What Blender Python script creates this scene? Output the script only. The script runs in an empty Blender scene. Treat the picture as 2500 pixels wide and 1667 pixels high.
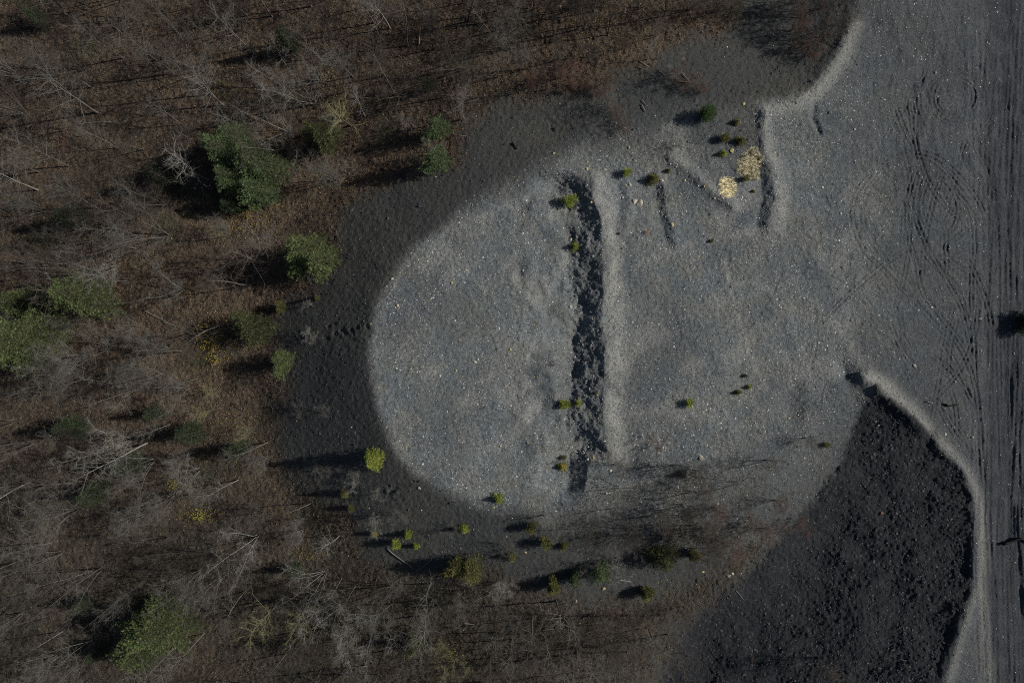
import bpy, math, random
import numpy as np
from mathutils import Vector, Matrix

# ------------------------------------------------------------------ camera, sky, sun, exposure
S = bpy.context.scene
COL = S.collection
CAMZ = 100.0          # drone height above the slag plateau (z = 0)
PX = 0.06             # metres on the plateau per photo pixel (photo 2500 x 1667)
CX, CY = 1250.0, 833.5
cam = bpy.data.cameras.new('camera')
cam.sensor_width = 36.0; cam.lens = 24.0
cam.clip_start = 1.0; cam.clip_end = 1500.0
camo = bpy.data.objects.new('camera', cam); COL.objects.link(camo)
camo.location = (0, 0, CAMZ); S.camera = camo

SUN_EL, SUN_AZ = 34.0, 82.5      # azimuth clockwise from +Y (north); the sun stands to the right
w = bpy.data.worlds.new('World'); S.world = w; w.use_nodes = True
nt = w.node_tree
sky = nt.nodes.new('ShaderNodeTexSky'); sky.sky_type = 'NISHITA'; sky.sun_disc = False
sky.sun_elevation = math.radians(SUN_EL); sky.sun_rotation = math.radians(SUN_AZ)
bg = nt.nodes['Background']; bg.inputs[1].default_value = 0.05
nt.links.new(sky.outputs[0], bg.inputs[0])
sun = bpy.data.lights.new('sun', 'SUN'); sun.energy = 5.0; sun.angle = math.radians(0.5)
sun.color = (1.0, 0.955, 0.88)
suno = bpy.data.objects.new('sun', sun); COL.objects.link(suno)
az, el = math.radians(SUN_AZ), math.radians(SUN_EL)
sdir = Vector((math.sin(az)*math.cos(el), math.cos(az)*math.cos(el), math.sin(el)))
suno.rotation_euler = sdir.to_track_quat('Z', 'Y').to_euler()
suno.location = sdir*300
S.view_settings.view_transform = 'Standard'; S.view_settings.look = 'None'
S.view_settings.gamma = 1; S.view_settings.use_curve_mapping = False
S.view_settings.exposure = -0.48
S.render.engine = 'CYCLES'; S.cycles.filter_width = 1.0; S.cycles.use_denoising = False

rng = np.random.default_rng(11)
RND = random.Random(5)

# ------------------------------------------------------------------ noise
_T = np.random.default_rng(3).random((8, 256, 256)).astype(np.float32)
def vn(x, y, s=0):
    t = _T[s % 8]
    x = np.asarray(x, np.float32) + 37.3*s; y = np.asarray(y, np.float32) + 91.7*s
    ca, sa = math.cos(.55+1.1*s), math.sin(.55+1.1*s); x, y = (x*ca-y*sa).astype(np.float32), (x*sa+y*ca).astype(np.float32)
    xi = np.floor(x).astype(np.int64); yi = np.floor(y).astype(np.int64)
    fx = x-xi; fy = y-yi
    fx = fx*fx*(3-2*fx); fy = fy*fy*(3-2*fy)
    x0 = xi & 255; x1 = (xi+1) & 255; y0 = yi & 255; y1 = (yi+1) & 255
    a = t[y0, x0]*(1-fx)+t[y0, x1]*fx
    b = t[y1, x0]*(1-fx)+t[y1, x1]*fx
    return a*(1-fy)+b*fy - 0.5
def fbm(x, y, sc, oct=4, s=0, g=0.5):
    r = 0; a = 1.0; n = 0
    for i in range(oct):
        r = r + a*vn(x/sc*2**i, y/sc*2**i, s+i); n += a; a *= g
    return r/n*2      # about -1..1
def sm(a, b, x):
    t = np.clip((x-a)/(b-a), 0, 1); return t*t*(3-2*t)

# ------------------------------------------------------------------ polygon distance (inside positive)
def pdist(px, py, P, closed=True):
    P = np.array(P, np.float32); n = len(P)
    d = np.full(px.shape, 1e9, np.float32); ins = np.zeros(px.shape, bool)
    for i in range(n if closed else n-1):
        a = P[i]; b = P[(i+1) % n]; e = b-a
        t = np.clip(((px-a[0])*e[0]+(py-a[1])*e[1])/(e@e), 0, 1)
        d = np.minimum(d, (px-a[0]-t*e[0])**2+(py-a[1]-t*e[1])**2)
        if closed:
            c = (a[1] > py) != (b[1] > py)
            with np.errstate(divide='ignore', invalid='ignore'):
                ins ^= c & (px < (b[0]-a[0])*(py-a[1])/(b[1]-a[1]+1e-9)+a[0])
    d = np.sqrt(d)
    return np.where(ins, d, -d) if closed else d
def curve(P, step=6.0):           # Catmull-Rom through points
    P = [np.array(p, float) for p in P]
    P = [2*P[0]-P[1]]+P+[2*P[-1]-P[-2]]
    out = []
    for i in range(1, len(P)-2):
        n = max(2, int(np.linalg.norm(P[i+1]-P[i])/step))
        for k in range(n):
            t = k/n
            out.append(0.5*((2*P[i])+(-P[i-1]+P[i+1])*t+(2*P[i-1]-5*P[i]+4*P[i+1]-P[i+2])*t*t
                            + (-P[i-1]+3*P[i]-3*P[i+1]+P[i+2])*t**3))
    out.append(P[-2]); return np.array(out)

# the plateau west, middle (mound A) and the haul road terrace (mound B), in photo pixels
RIM_A = [(1930,250),(1860,262),(1700,262),(1560,300),(1450,345),(1330,432),(1200,492),(1120,530),(1060,565),(1005,612),(960,665),(925,735),
         (907,800),(903,860),(908,940),(922,1000),(945,1060),(975,1118),(1020,1165),(1100,1203),(1200,1235),(1330,1240),(1400,1205),
         (1480,1150),(1600,1110),(1800,1070),(1950,1010),(2050,935),(2110,900),(2200,600),(2100,300)]
RIM_B = [(2135,-600),(2120,-100),(2098,0),(2072,80),(2030,160),(1985,225),(1930,262),(1890,300),(1950,600),(2080,880),(2130,925),(2200,980),(2262,1040),
         (2300,1100),(2352,1150),(2374,1215),(2378,1330),(2374,1440),(2345,1540),(2305,1667),(2280,1900),(2270,2600),(6000,2600),(6000,-600)]
WOODS = [(-9000,-9000),(1880,-9000),(1850,-100),(1810,60),(1650,112),(1540,178),(1400,225),(1250,245),(1150,280),(1115,400),(960,438),(870,505),
         (825,560),(822,650),(765,700),(690,745),(655,800),(690,860),(695,920),(685,1000),(690,1100),(750,1185),(855,1240),(905,1365),
         (1050,1410),(1200,1385),(1280,1430),(1450,1470),(1600,1462),(1700,1420),(1800,1350),(1860,1330),(1830,1390),(1720,1475),(1650,1530),(1600,1667),
         (1560,1800),(1560,9000),(-9000,9000)]
COARSE = [(2140,940),(2090,1010),(2040,1150),(1950,1270),(1870,1350),(1800,1420),(1700,1490),(1640,1540),(1600,1667),(1560,1900),(1560,3000),
          (2270,3000),(2285,1667),(2330,1540),(2368,1440),(2372,1330),(2370,1215),(2345,1150),(2290,1090),(2240,1020),(2190,985)]

def side_x(y, pts):               # x of a north-south crest line at image row y
    pts = sorted(pts, key=lambda p: p[1])
    return np.interp(y, [p[1] for p in pts], [p[0] for p in pts]).astype(np.float32)
def berm(x, y, pts, up, down, wl, we, y0, y1, pw=1.0):
    c = side_x(y, pts)+8*fbm(x, y, 50, 3, 2); u = x-c
    f = sm(y0, y0+40, y)*(1-sm(y1-40, y1, y))
    west = np.where(u < 0, -down+(up+down)*(1-np.clip(-u/wl, 0, 1))**pw, 0)
    rise = np.where(u < -wl, -down*np.clip(1+(u+wl)/(1.9*wl*(1+.5*fbm(x, y, 35, 2, 3))), 0, 1)**1.3, west)
    east = up*(1-sm(0, we, u))
    return f*np.where(u < 0, rise, east)

# tyre marks and ruts drawn on a fine raster, then blurred into grooves
TR_S = 1.25
TRX0, TRY0 = 1600, -60
TRW, TRH = int((2620-TRX0)/TR_S), int((1760-TRY0)/TR_S)
track = np.zeros((TRH, TRW), np.float32)
def stamp(P, wt=1.0):
    P = curve(P, 2.0)
    xs = ((P[:, 0]-TRX0)/TR_S).astype(int); ys = ((P[:, 1]-TRY0)/TR_S).astype(int)
    ok = (xs >= 0) & (xs < TRW) & (ys >= 0) & (ys < TRH)
    np.maximum.at(track, (ys[ok], xs[ok]), wt)
def c8(l): return [(1860+a/3.675, 400+b/3.675) for a, b in l]
def c12(l): return [(1860+a/3.675, 820+b/3.675) for a, b in l]
def c4(l): return [(1860+a/3.675, b/3.675) for a, b in l]
tr = []
tr.append(c8([(1050,30),(870,250),(825,430),(850,600),(950,800),(1100,950),(1350,1200),(1560,1430),(1750,1600)]))
tr.append(c8([(1100,60),(960,250),(915,430),(935,560),(1030,740),(1160,900),(1380,1150)]))
tr.append(c8([(1400,50),(1340,250),(1310,450),(1340,700),(1400,900),(1450,1150),(1600,1350),(1800,1600)]))
tr.append(c8([(1440,120),(1395,300),(1390,450),(1440,620),(1560,860),(1700,1100),(1860,1400)]))
tr.append(c8([(1500,160),(1440,330),(1460,500),(1560,610),(1700,560),(1740,380),(1640,180),(1500,160)]))
tr.append(c8([(1540,230),(1500,350),(1520,460),(1590,540),(1660,460),(1680,360),(1600,240),(1540,230)]))
tr.append(c8([(1430,750),(1550,900),(1700,1050),(1790,1250),(1870,1600)]))
tr.append(c8([(1480,760),(1590,910),(1740,1080),(1830,1300),(1890,1600)]))
tr.append(c8([(1850,600),(1740,680),(1660,740),(1700,860),(1850,960)]))
tr.append(c8([(1700,200),(1880,420),(1920,700),(1900,1000),(1880,1500)]))
tr.append(c4([(1100,1450),(1250,1370),(1400,1360),(1560,1400),(1700,1500),(1900,1720),(2000,1900)]))
tr.append(c4([(1160,1480),(1300,1410),(1430,1400),(1560,1450),(1680,1560),(1850,1790)]))
for r in (0.55, 0.72, 0.83, 1.0, 1.08):
    a0 = r*7
    tr.append([(2335+66*r*math.cos(t+a0)+2*math.sin(3*t+r*9), 238+64*r*math.sin(t+a0)+2*math.cos(2*t)) for t in np.linspace(0, 2*math.pi*(0.85 if r > .9 else .65), 22)])
for k in range(5):
    tr.append(c4([(1480-k*25+20*math.sin(k), 640+k*30),(1420-k*22,830),(1430-k*30,1000),(1500-k*20,1130)]))
for k in range(4):
    tr.append(c4([(2060+k*18,1120),(1930+k*22,1250),(1960+k*20,1400),(2040+k*15,1560),(2060+k*12,1800)]))
for k in range(3):
    tr.append(c4([(1830+k*30,1300),(1800+k*26,1400),(1850+k*20,1500),(1960+k*10,1600)]))
tr.append(c12([(1530,170),(1700,300),(1850,500),(1940,700),(1990,1100),(2010,1544)]))
tr.append(c12([(1650,60),(1790,330),(1890,600),(1960,900),(2000,1300)]))
tr.append(c12([(1730,0),(1860,250),(1930,500),(1960,760)]))
tr.append(c12([(1850,-60),(1920,300),(1960,700),(1990,1000)]))
tr.append(c12([(1560,560),(1700,700),(1830,900),(1900,1080)]))
for i in range(78):               # ruts running along the haul road
    wr = RND.uniform(.12, .5); x0 = RND.uniform(2376, 2496); ya = RND.uniform(-60, 1400); ln = RND.uniform(250, 1100)
    ph = RND.uniform(0, 6)
    tr.append([(x0+9*math.sin(y/260+ph)+3*math.sin(y/90+2*ph)+(14 if y > 1300 else 0)*(y-1300)/360+(18 if y < 500 else 0)*(500-y)/500, y) for y in np.arange(ya, ya+ln, 60)]); stamp(tr.pop(), wr)
for i in range(26):               # criss-cross marks on the loading floor
    x0 = RND.uniform(2170, 2400); y0 = RND.uniform(240, 1000); a = RND.gauss(math.pi/2, .45); cu = RND.uniform(-.004, .004); P = []
    for k in range(int(RND.uniform(5, 13))):
        P.append((x0, y0)); x0 += 26*math.cos(a); y0 += 26*math.sin(a); a += cu*26
    tr.append(P)
for i in range(16):               # older faint marks on the middle floor
    x0 = RND.uniform(1640, 2100); y0 = RND.uniform(560, 880); a = RND.uniform(0, 3.14); cu = RND.uniform(-.006, .006); P = []
    for k in range(int(RND.uniform(6, 14))):
        P.append((x0, y0)); x0 += 24*math.cos(a); y0 += 24*math.sin(a); a += cu*24
    stamp(P, 0.35)
for P in tr:
    wt = RND.uniform(.4, .9); stamp(P, wt)
    Q = np.array(P, float); T_ = np.gradient(Q, axis=0); T_ /= np.linalg.norm(T_, axis=1)[:, None]+1e-6
    stamp([tuple(q) for q in Q+np.stack([-T_[:, 1], T_[:, 0]], 1)*8.5], wt*.8)
def blur(a, r):
    k = 2*r+1
    for ax in (0, 1):
        c = np.cumsum(np.pad(a, [(r+1, r) if i == ax else (0, 0) for i in (0, 1)]), axis=ax)
        n = a.shape[ax]
        a = (np.take(c, np.arange(k, k+n), ax)-np.take(c, np.arange(0, n), ax))/k
    return a
tf = blur(blur(track, 1), 2)
groove = 1.7*blur(blur(track, 3), 2)-tf*2.0
def samp(img, px, py):
    x = np.clip((px-TRX0)/TR_S, 0, TRW-1.01); y = np.clip((py-TRY0)/TR_S, 0, TRH-1.01)
    xi = x.astype(int); yi = y.astype(int); fx = x-xi; fy = y-yi
    v = (img[yi, xi]*(1-fx)+img[yi, xi+1]*fx)*(1-fy)+(img[yi+1, xi]*(1-fx)+img[yi+1, xi+1]*fx)*fy
    ins = (px > TRX0) & (px < 2610) & (py > TRY0) & (py < 1750)
    return np.where(ins, v, 0)

TRENCH = [(1441,430),(1447,482),(1466,522),(1467,577),(1471,672),(1474,781),(1477,874),(1474,942),(1469,1024),(1479,1078),(1485,1120)]
def masks(px, py):
    n1 = fbm(px, py, 60, 4, 1); n2 = fbm(px, py, 18, 3, 4)
    dw = pdist(px, py, WOODS)+n1*26+n2*14
    woods = sm(-30, 34, dw+9*fbm(px, py, 7, 2, 2))
    lf = 1-sm(-60, 60, px-np.interp(py, [940, 1100, 1300, 1500, 1667], [2150, 2190, 2150, 2000, 1950]))
    dc = pdist(px, py, COARSE)+n2*(4+6*lf)+n1*(4+11*lf)
    coarse = sm(-6-5*lf, 8+6*lf, dc)*(1-woods)
    dA = pdist(px, py, RIM_A)+n1*4; dB = pdist(px, py, RIM_B)+n1*4
    an_ = np.degrees(np.arctan2(833-py, px-1330))
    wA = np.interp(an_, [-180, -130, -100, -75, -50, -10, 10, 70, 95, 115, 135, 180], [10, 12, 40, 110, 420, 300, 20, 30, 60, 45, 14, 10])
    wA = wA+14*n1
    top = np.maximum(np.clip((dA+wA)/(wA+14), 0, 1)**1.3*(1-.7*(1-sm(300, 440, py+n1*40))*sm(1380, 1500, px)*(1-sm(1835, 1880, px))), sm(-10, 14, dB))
    road = np.maximum(sm(2340, 2430, px+n1*14), 0.66*sm(1960, 2300, px+n1*60+.25*np.abs(py-700)-40))*(1-coarse)
    woods = np.maximum(woods, .46*np.exp(-((px-1690)/170)**2-((py-1275)/62)**2)*sm(-.15, .35, fbm(px, py, 34, 3, 5))*(1-coarse))
    return woods, coarse, top, road, dA, dB

def height(px, py, fine=True):
    px = np.asarray(px, np.float32); py = np.asarray(py, np.float32)
    sc = PX
    dA = pdist(px, py, RIM_A)+5*fbm(px, py, 70, 3, 5); dB = pdist(px, py, RIM_B)+5*fbm(px, py, 70, 3, 6)+6*fbm(px, py, 22, 2, 1)
    # side slopes: steep on the west and north-west, gentler south and north-east
    ang = np.degrees(np.arctan2(833-py, px-1330))       # 180 = west, 90 = north, -90 = south
    key = [-180, -140, -110, -80, -50, -20, 20, 60, 80, 110, 135, 180]
    tanA = np.interp(ang, key, np.tan(np.radians([30, 27, 19, 15, 13, 18, 18, 10, 9, 17, 28, 30])))
    flo = np.interp(ang, key, [-8.5, -8, -6, -6, -9, -12, -12, -3.0, -3.0, -4.5, -7.5, -8.5])
    oA = np.maximum(-dA, 0)*sc; oB = np.maximum(-dB, 0)*sc
    zA = -tanA*(np.sqrt(oA**2+1.0)-1.0)
    tanB = np.where(py < 600, math.tan(math.radians(20)), 0.215+.02*fbm(px, py, 80, 2, 2))
    zB = -tanB*(np.sqrt(oB**2+0.6)-0.77)
    floor = flo+1.1*fbm(px, py, 420, 3, 7)-0.0006*np.clip(600-px, 0, 9000)*1.0
    floor = floor-4*sm(1500, 1750, px)*sm(1150, 1350, py)
    k = 0.45
    m = np.maximum(np.maximum(zA, zB), floor)
    z = m+k*np.log(np.exp((zA-m)/k)+np.exp((zB-m)/k)+np.exp((floor-m)/k))
    z = np.where(m > -0.01, np.minimum(z, m+0.05), z)
    top = np.clip(1+np.maximum(dA, dB)/20, 0, 1)
    # trench and berm across the plateau
    z = z+(1+.55*fbm(px, py, 42, 3, 6))*berm(px, py, TRENCH, 0.62, 1.2, 76, 66, 410, 1130, 1.35)
    z = z+berm(px, py, [(1432,1100),(1434,1119),(1430,1174),(1425,1220)], 0.15, 1.15, 44, 24, 1085, 1225)
    z = z+berm(px, py, [(1876,370),(1880,400),(1886,440),(1893,478),(1884,510),(1878,560)], 0.42, 0.22, 30, 50, 365, 585)
    z = z+0.45*np.exp(-((px-1866-0.02*(py-300))/16)**2)*sm(225, 330, py)*(1-sm(360, 420, py))
    z = z+berm(px, py, [(1528,440),(1536,500),(1522,570)], 0.2, 0.16, 20, 30, 430, 590)
    z = z+berm(px, py, [(1612,440),(1628,500),(1642,580),(1648,600)], 0.26, 0.2, 22, 40, 420, 620)
    r1 = pdist(px, py, [(1640,385),(1690,420),(1740,465),(1790,500)], False)
    z = z+0.5*np.exp(-(r1/15)**2)
    r2 = pdist(px, py, curve([(2085,55),(2040,150),(1985,222),(1925,256),(1870,272)], 30), False)
    z = z+0.5*np.exp(-(r2/22)**2)
    r3 = pdist(px, py, curve([(2118,925),(2190,980),(2250,1040)], 30), False)
    z = z+0.75*np.exp(-(r3/22)**2)
    r4 = pdist(px, py, curve([(2290,1085),(2355,1150),(2380,1230),(2385,1340),(2380,1440),(2350,1540),(2312,1667),(2290,1800)], 30), False)
    z = z+0.35*np.exp(-(r4/16)**2)
    r5 = pdist(px, py, [(1988,262),(1984,290),(2000,325)], False)
    z = z-0.25*np.exp(-(r5/7)**2)
    z = z-0.5*np.exp(-(((px-2062)+(py-912)*-.35)/20)**2-((py-912)/40)**2)
    z = z-0.4*np.exp(-((px-1540)/32)**2-((py-1150)/45)**2)-0.5*np.exp(-((px-1935)/30)**2-((py-1005)/45)**2)
    z = z-0.5*np.exp(-((px-1575)/55)**2-((py-480)/40)**2)-0.7*np.exp(-((px-1350)/90)**2-((py-320)/40)**2)
    # bank east of the haul road
    bx = side_x(py, [(2560,-100),(2540,500),(2500,760),(2478,880),(2470,1000),(2474,1150),(2482,1300),(2500,1500),(2540,1700)])+4*fbm(px, py, 40, 2, 3)
    z = z+(0.24+.26*fbm(px, py, 45, 2, 4))*sm(-7, 9, px-bx)*sm(780, 900, py)
    z = z-0.10*(sm(2365, 2410, px+6*fbm(px, py, 60, 2, 1))*(1-sm(2450, 2480, px)))
    z = z+0.22*fbm(px, py, 120, 3, 2)*top
    if not fine:
        return z
    woods, coarse, topm, road, _, _ = masks(px, py)
    slope = (1-topm)*(1-woods)
    rough = 0.034+0.006*slope*(1-coarse)+0.012*coarse+0.045*woods-0.018*road
    z = z+rough*fbm(px, py, 5.6, 1, 1)*1.7+(rough*0.8)*fbm(px+9, py, 11, 2, 6)
    z = z+coarse*0.045*fbm(px, py, 5.3, 1, 3)+coarse*.34*fbm(px*.35+12*fbm(px, py, 70, 2, 3), py, 26, 3, 3)+coarse*.5*fbm(px, py, 110, 2, 5)
    # coarse slag along the trench and old hoof-like pits on the west slope
    u = px-side_x(py, TRENCH)
    tb = sm(-98, -80, u)*(1-sm(-12, 2, u))*sm(420, 460, py)*(1-sm(1100, 1140, py))
    z = z+tb*0.15*fbm(px, py, 7, 2, 5)+tb*.22*fbm(px, py, 20, 2, 3)
    pit = np.exp(-((px-850)/62)**4-((py-812)/26)**4)
    z = z+pit*0.34*np.minimum(fbm(px, py, 11, 1, 2), 0.15)
    heap = np.exp(-((px-960)/22)**4-((py-1205)/26)**4)+np.exp(-((px-2450)/22)**2-((py-1240)/30)**2)*0
    z = z+heap*0.45*np.maximum(fbm(px, py, 10, 2, 7), -.3)
    z = z+0.85*samp(groove, px, py)*(1-woods)*(1-coarse)
    # dozer streaks on the loading floor
    f = sm(2000, 2200, px)*sm(-50, 60, py)*(1-sm(420, 700, py))
    z = z+f*0.06*fbm(px*1.0+10*fbm(px, py, 90, 2, 1), py*0.22, 9, 2, 4)
    f = sm(2378, 2400, px)*(1-sm(2476, 2492, px))
    z = z+f*0.045*fbm(px+10*fbm(px, py, 300, 2, 1), py*0.03, 7, 2, 5)
    return z

def world(px, py, z):
    k = PX*(CAMZ-z)/CAMZ
    return (px-CX)*k, (CY-py)*k
def gz(px, py):
    return float(height(np.array([px]), np.array([py]), False)[0])
def gzw(X, Y):                     # ground height under world points (arrays)
    X = np.asarray(X, np.float32); Y = np.asarray(Y, np.float32); z = np.zeros_like(X)
    for _ in range(7):
        k = PX*(CAMZ-z)/CAMZ
        z = height(CX+X/k, CY-Y/k, False)
    return z

# ------------------------------------------------------------------ materials
def newmat(name, rough=0.9):
    m = bpy.data.materials.new(name); m.use_nodes = True
    b = m.node_tree.nodes['Principled BSDF']; b.inputs['Roughness'].default_value = rough
    b.inputs['Specular IOR Level'].default_value = 0.25
    return m, m.node_tree, b
def N(nt, t, **kw):
    n = nt.nodes.new(t)
    for k, v in kw.items(): setattr(n, k, v)
    return n
def mixc(nt, fac, a, b, mode='MIX'):
    n = N(nt, 'ShaderNodeMix', data_type='RGBA', blend_type=mode)
    for sock, v in ((n.inputs[0], fac), (n.inputs[6], a), (n.inputs[7], b)):
        if isinstance(v, bpy.types.NodeSocket): nt.links.new(v, sock)
        elif isinstance(v, tuple): sock.default_value = (*v, 1)
        else: sock.default_value = v
    return n.outputs[2]
def mth(nt, op, a, b=0.0, c=None):
    n = N(nt, 'ShaderNodeMath', operation=op)
    for i, v in enumerate((a, b) if c is None else (a, b, c)):
        if isinstance(v, bpy.types.NodeSocket): nt.links.new(v, n.inputs[i])
        else: n.inputs[i].default_value = v
    return n.outputs[0]
def noise(nt, vec, scale, detail=3, rough=.6):
    n = N(nt, 'ShaderNodeTexNoise'); n.inputs['Scale'].default_value = scale
    n.inputs['Detail'].default_value = detail; n.inputs['Roughness'].default_value = rough
    nt.links.new(vec, n.inputs['Vector']); return n.outputs['Fac']
def ramp(nt, v, a, b):
    n = N(nt, 'ShaderNodeMapRange'); n.inputs[1].default_value = a; n.inputs[2].default_value = b
    nt.links.new(v, n.inputs[0]); return n.outputs[0]
def attr(nt, name):
    n = N(nt, 'ShaderNodeAttribute', attribute_name=name); return n

def ground_material():
    m, nt, b = newmat('ground', .93)
    tc = N(nt, 'ShaderNodeTexCoord').outputs['Object']
    A = {k: attr(nt, k).outputs['Fac'] for k in ('woods', 'coarse', 'top', 'road', 'dust_sun', 'warm', 'mark')}
    n_fine = noise(nt, tc, 7.0, 3, .7); n_mid = noise(nt, tc, 1.1, 4, .6); n_big = noise(nt, tc, .09, 3, .55)
    n_big2 = noise(nt, tc, .045, 2, .5)
    # slag: blue-grey shale, with olive weathered fines here and there
    slag = mixc(nt, ramp(nt, noise(nt, tc, .16, 5, .65), .40, .60), (.172, .196, .208), (.226, .232, .212))
    slag = mixc(nt, mth(nt, 'MULTIPLY', ramp(nt, noise(nt, tc, .07, 4, .6), .46, .60), .55), slag, (.095, .104, .114))
    slag = mixc(nt, ramp(nt, n_mid, .3, .7), mixc(nt, .40, slag, (.050, .057, .066)), slag)
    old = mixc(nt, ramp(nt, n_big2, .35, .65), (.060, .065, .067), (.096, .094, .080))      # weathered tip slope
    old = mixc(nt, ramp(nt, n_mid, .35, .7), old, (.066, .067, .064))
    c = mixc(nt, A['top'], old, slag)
    road = mixc(nt, ramp(nt, noise(nt, tc, .5, 3, .5), .35, .65), (.050, .055, .063), (.076, .081, .089))
    c = mixc(nt, A['road'], c, road)
    c = mixc(nt, A['dust_sun'], c, mixc(nt, A['road'], (.33, .33, .305), (.18, .18, .17)))
    c = mixc(nt, mth(nt, 'MULTIPLY', A['mark'], .7), c, (.038, .041, .047))
    co = mixc(nt, ramp(nt, n_mid, .3, .7), (.018, .020, .023), (.034, .036, .041))
    c = mixc(nt, A['coarse'], c, co)
    # single pebbles of pale rock (flat, too small to stand proud at this distance)
    v = N(nt, 'ShaderNodeTexVoronoi'); v.inputs['Scale'].default_value = 5.5; nt.links.new(tc, v.inputs['Vector'])
    sep = N(nt, 'ShaderNodeSeparateColor'); nt.links.new(v.outputs['Color'], sep.inputs[0])
    spk = mth(nt, 'MULTIPLY', ramp(nt, sep.outputs[0], .78, 1.0), ramp(nt, v.outputs['Distance'], .32, .1))
    spk = mth(nt, 'MULTIPLY', spk, mth(nt, 'ADD', mth(nt, 'MULTIPLY', A['top'], .9), .02))
    spk = mth(nt, 'MULTIPLY', spk, mth(nt, 'SUBTRACT', 1.0, mth(nt, 'MULTIPLY', A['road'], .75)))
    c = mixc(nt, spk, c, (.62, .62, .60))
    dk = mth(nt, 'MULTIPLY', ramp(nt, sep.outputs[1], .7, .95), .55)
    c = mixc(nt, dk, c, (.03, .033, .04))
    # leaf litter
    lit = mixc(nt, ramp(nt, n_mid, .3, .7), (.030, .024, .020), (.094, .071, .050))
    lit = mixc(nt, ramp(nt, n_fine, .45, .7), lit, (.185, .135, .090))
    lit = mixc(nt, ramp(nt, noise(nt, tc, .35, 3, .6), .52, .72), lit, (.030, .022, .020))
    lit = mixc(nt, ramp(nt, n_big, .55, .75), lit, (.05, .055, .033))
    lit2 = mixc(nt, ramp(nt, n_mid, .3, .7), (.034, .032, .028), (.07, .062, .048))
    lit = mixc(nt, A['warm'], lit2, lit)
    c = mixc(nt, A['woods'], c, lit)
    c = mixc(nt, 1.0, c, mixc(nt, ramp(nt, n_fine, .25, .75), (.45, .45, .45), (1.5, 1.5, 1.5)), 'MULTIPLY')
    nt.links.new(c, b.inputs['Base Color'])
    bp = N(nt, 'ShaderNodeBump'); bp.inputs['Distance'].default_value = .09; bp.inputs['Strength'].default_value = .8
    hh = mth(nt, 'ADD', n_fine, mth(nt, 'MULTIPLY', v.outputs['Distance'], -.5))
    nt.links.new(hh, bp.inputs['Height']); nt.links.new(bp.outputs[0], b.inputs['Normal'])
    return m
def vary_material(name, c1, c2, scale=2.0, rough=.85, attrname=None, transl=0.0, objvar=0.25):
    m, nt, b = newmat(name, rough)
    tc = N(nt, 'ShaderNodeTexCoord').outputs['Object']
    c = mixc(nt, ramp(nt, noise(nt, tc, scale, 3, .6), .3, .7), c1, c2)
    if attrname:
        c = mixc(nt, 1.0, c, attr(nt, attrname).outputs['Color'], 'MULTIPLY')
    oi = N(nt, 'ShaderNodeObjectInfo').outputs['Random']
    k = mth(nt, 'ADD', mth(nt, 'MULTIPLY', oi, 2*objvar), 1-objvar)
    cc = N(nt, 'ShaderNodeCombineColor'); [nt.links.new(k, cc.inputs[i]) for i in range(3)]
    c = mixc(nt, 1.0, c, cc.outputs[0], 'MULTIPLY')
    nt.links.new(c, b.inputs['Base Color'])
    return m
GROUND = ground_material()
BARK = {
 'pale':   vary_material('pale_bark', (.19, .185, .165), (.31, .30, .27), 1.5),
 'grey':   vary_material('grey_bark', (.115, .109, .097), (.195, .185, .165), 1.5),
 'brown':  vary_material('brown_bark', (.075, .062, .052), (.14, .118, .098), 1.5),
 'dark':   vary_material('dark_bark', (.022, .018, .017), (.05, .04, .036), 1.5),
 'lichen': vary_material('lichen_bark', (.22, .22, .12), (.36, .345, .17), 1.5),
 'red':    vary_material('reddish_bark', (.10, .058, .043), (.18, .105, .078), 1.5),
 'orange': vary_material('orange_bark', (.38, .20, .09), (.5, .3, .14), 1.5),
}
NEEDLE = {
 'spruce': vary_material('spruce_needles', (.054, .084, .038), (.104, .146, .062), .8, .7, 'tint', objvar=.08),
 'pine':   vary_material('pine_needles', (.070, .098, .038), (.135, .168, .066), .8, .7, 'tint', objvar=.08),
 'lime':   vary_material('lime_needles', (.16, .21, .035), (.30, .34, .065), .8, .7, 'tint', objvar=.1),
 'olive':  vary_material('olive_needles', (.08, .085, .028), (.15, .15, .045), .8, .7, 'tint', objvar=.1),
 'dim':    vary_material('dim_needles', (.042, .052, .022), (.078, .088, .034), .8, .7, 'tint', objvar=.08),
 'black':  vary_material('shaded_needles', (.010, .015, .010), (.022, .030, .018), .8, .7, 'tint', objvar=.08),  # near-black tone puts the crown's shade into the needle colour
 'dark':   vary_material('dark_needles', (.026, .044, .022), (.055, .080, .038), .8, .7, 'tint', objvar=.08),
 'yellow': vary_material('yellowing_needles', (.24, .24, .05), (.38, .30, .07), .8, .7, 'tint', objvar=.1),
 'shrub':  vary_material('round_shrub_leaves', (.030, .062, .018), (.058, .108, .030), 1.2, .7, 'tint', objvar=.05),
}
STRAW = vary_material('straw', (.74, .69, .52), (.93, .90, .76), 3.0, .7, 'tint')
STONE = vary_material('pale_stone', (.42, .39, .31), (.58, .54, .44), 4.0, .85)
STONE_Y = vary_material('yellowish_stone', (.46, .38, .16), (.62, .52, .26), 4.0, .85)
STONE_D = vary_material('dark_slag', (.03, .032, .036), (.06, .062, .068), 4.0, .85)
STUFFM = vary_material('loose_stone', (.9, .9, .9), (1, 1, 1), 4.0, .85, 'tint', objvar=0)
LEAFM = vary_material('dry_leaf', (.9, .9, .9), (1, 1, 1), 4.0, .8, 'tint', objvar=0)
TWIGM = vary_material('dead_twig', (.9, .9, .9), (1, 1, 1), 4.0, .9, 'tint', objvar=0)

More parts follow.
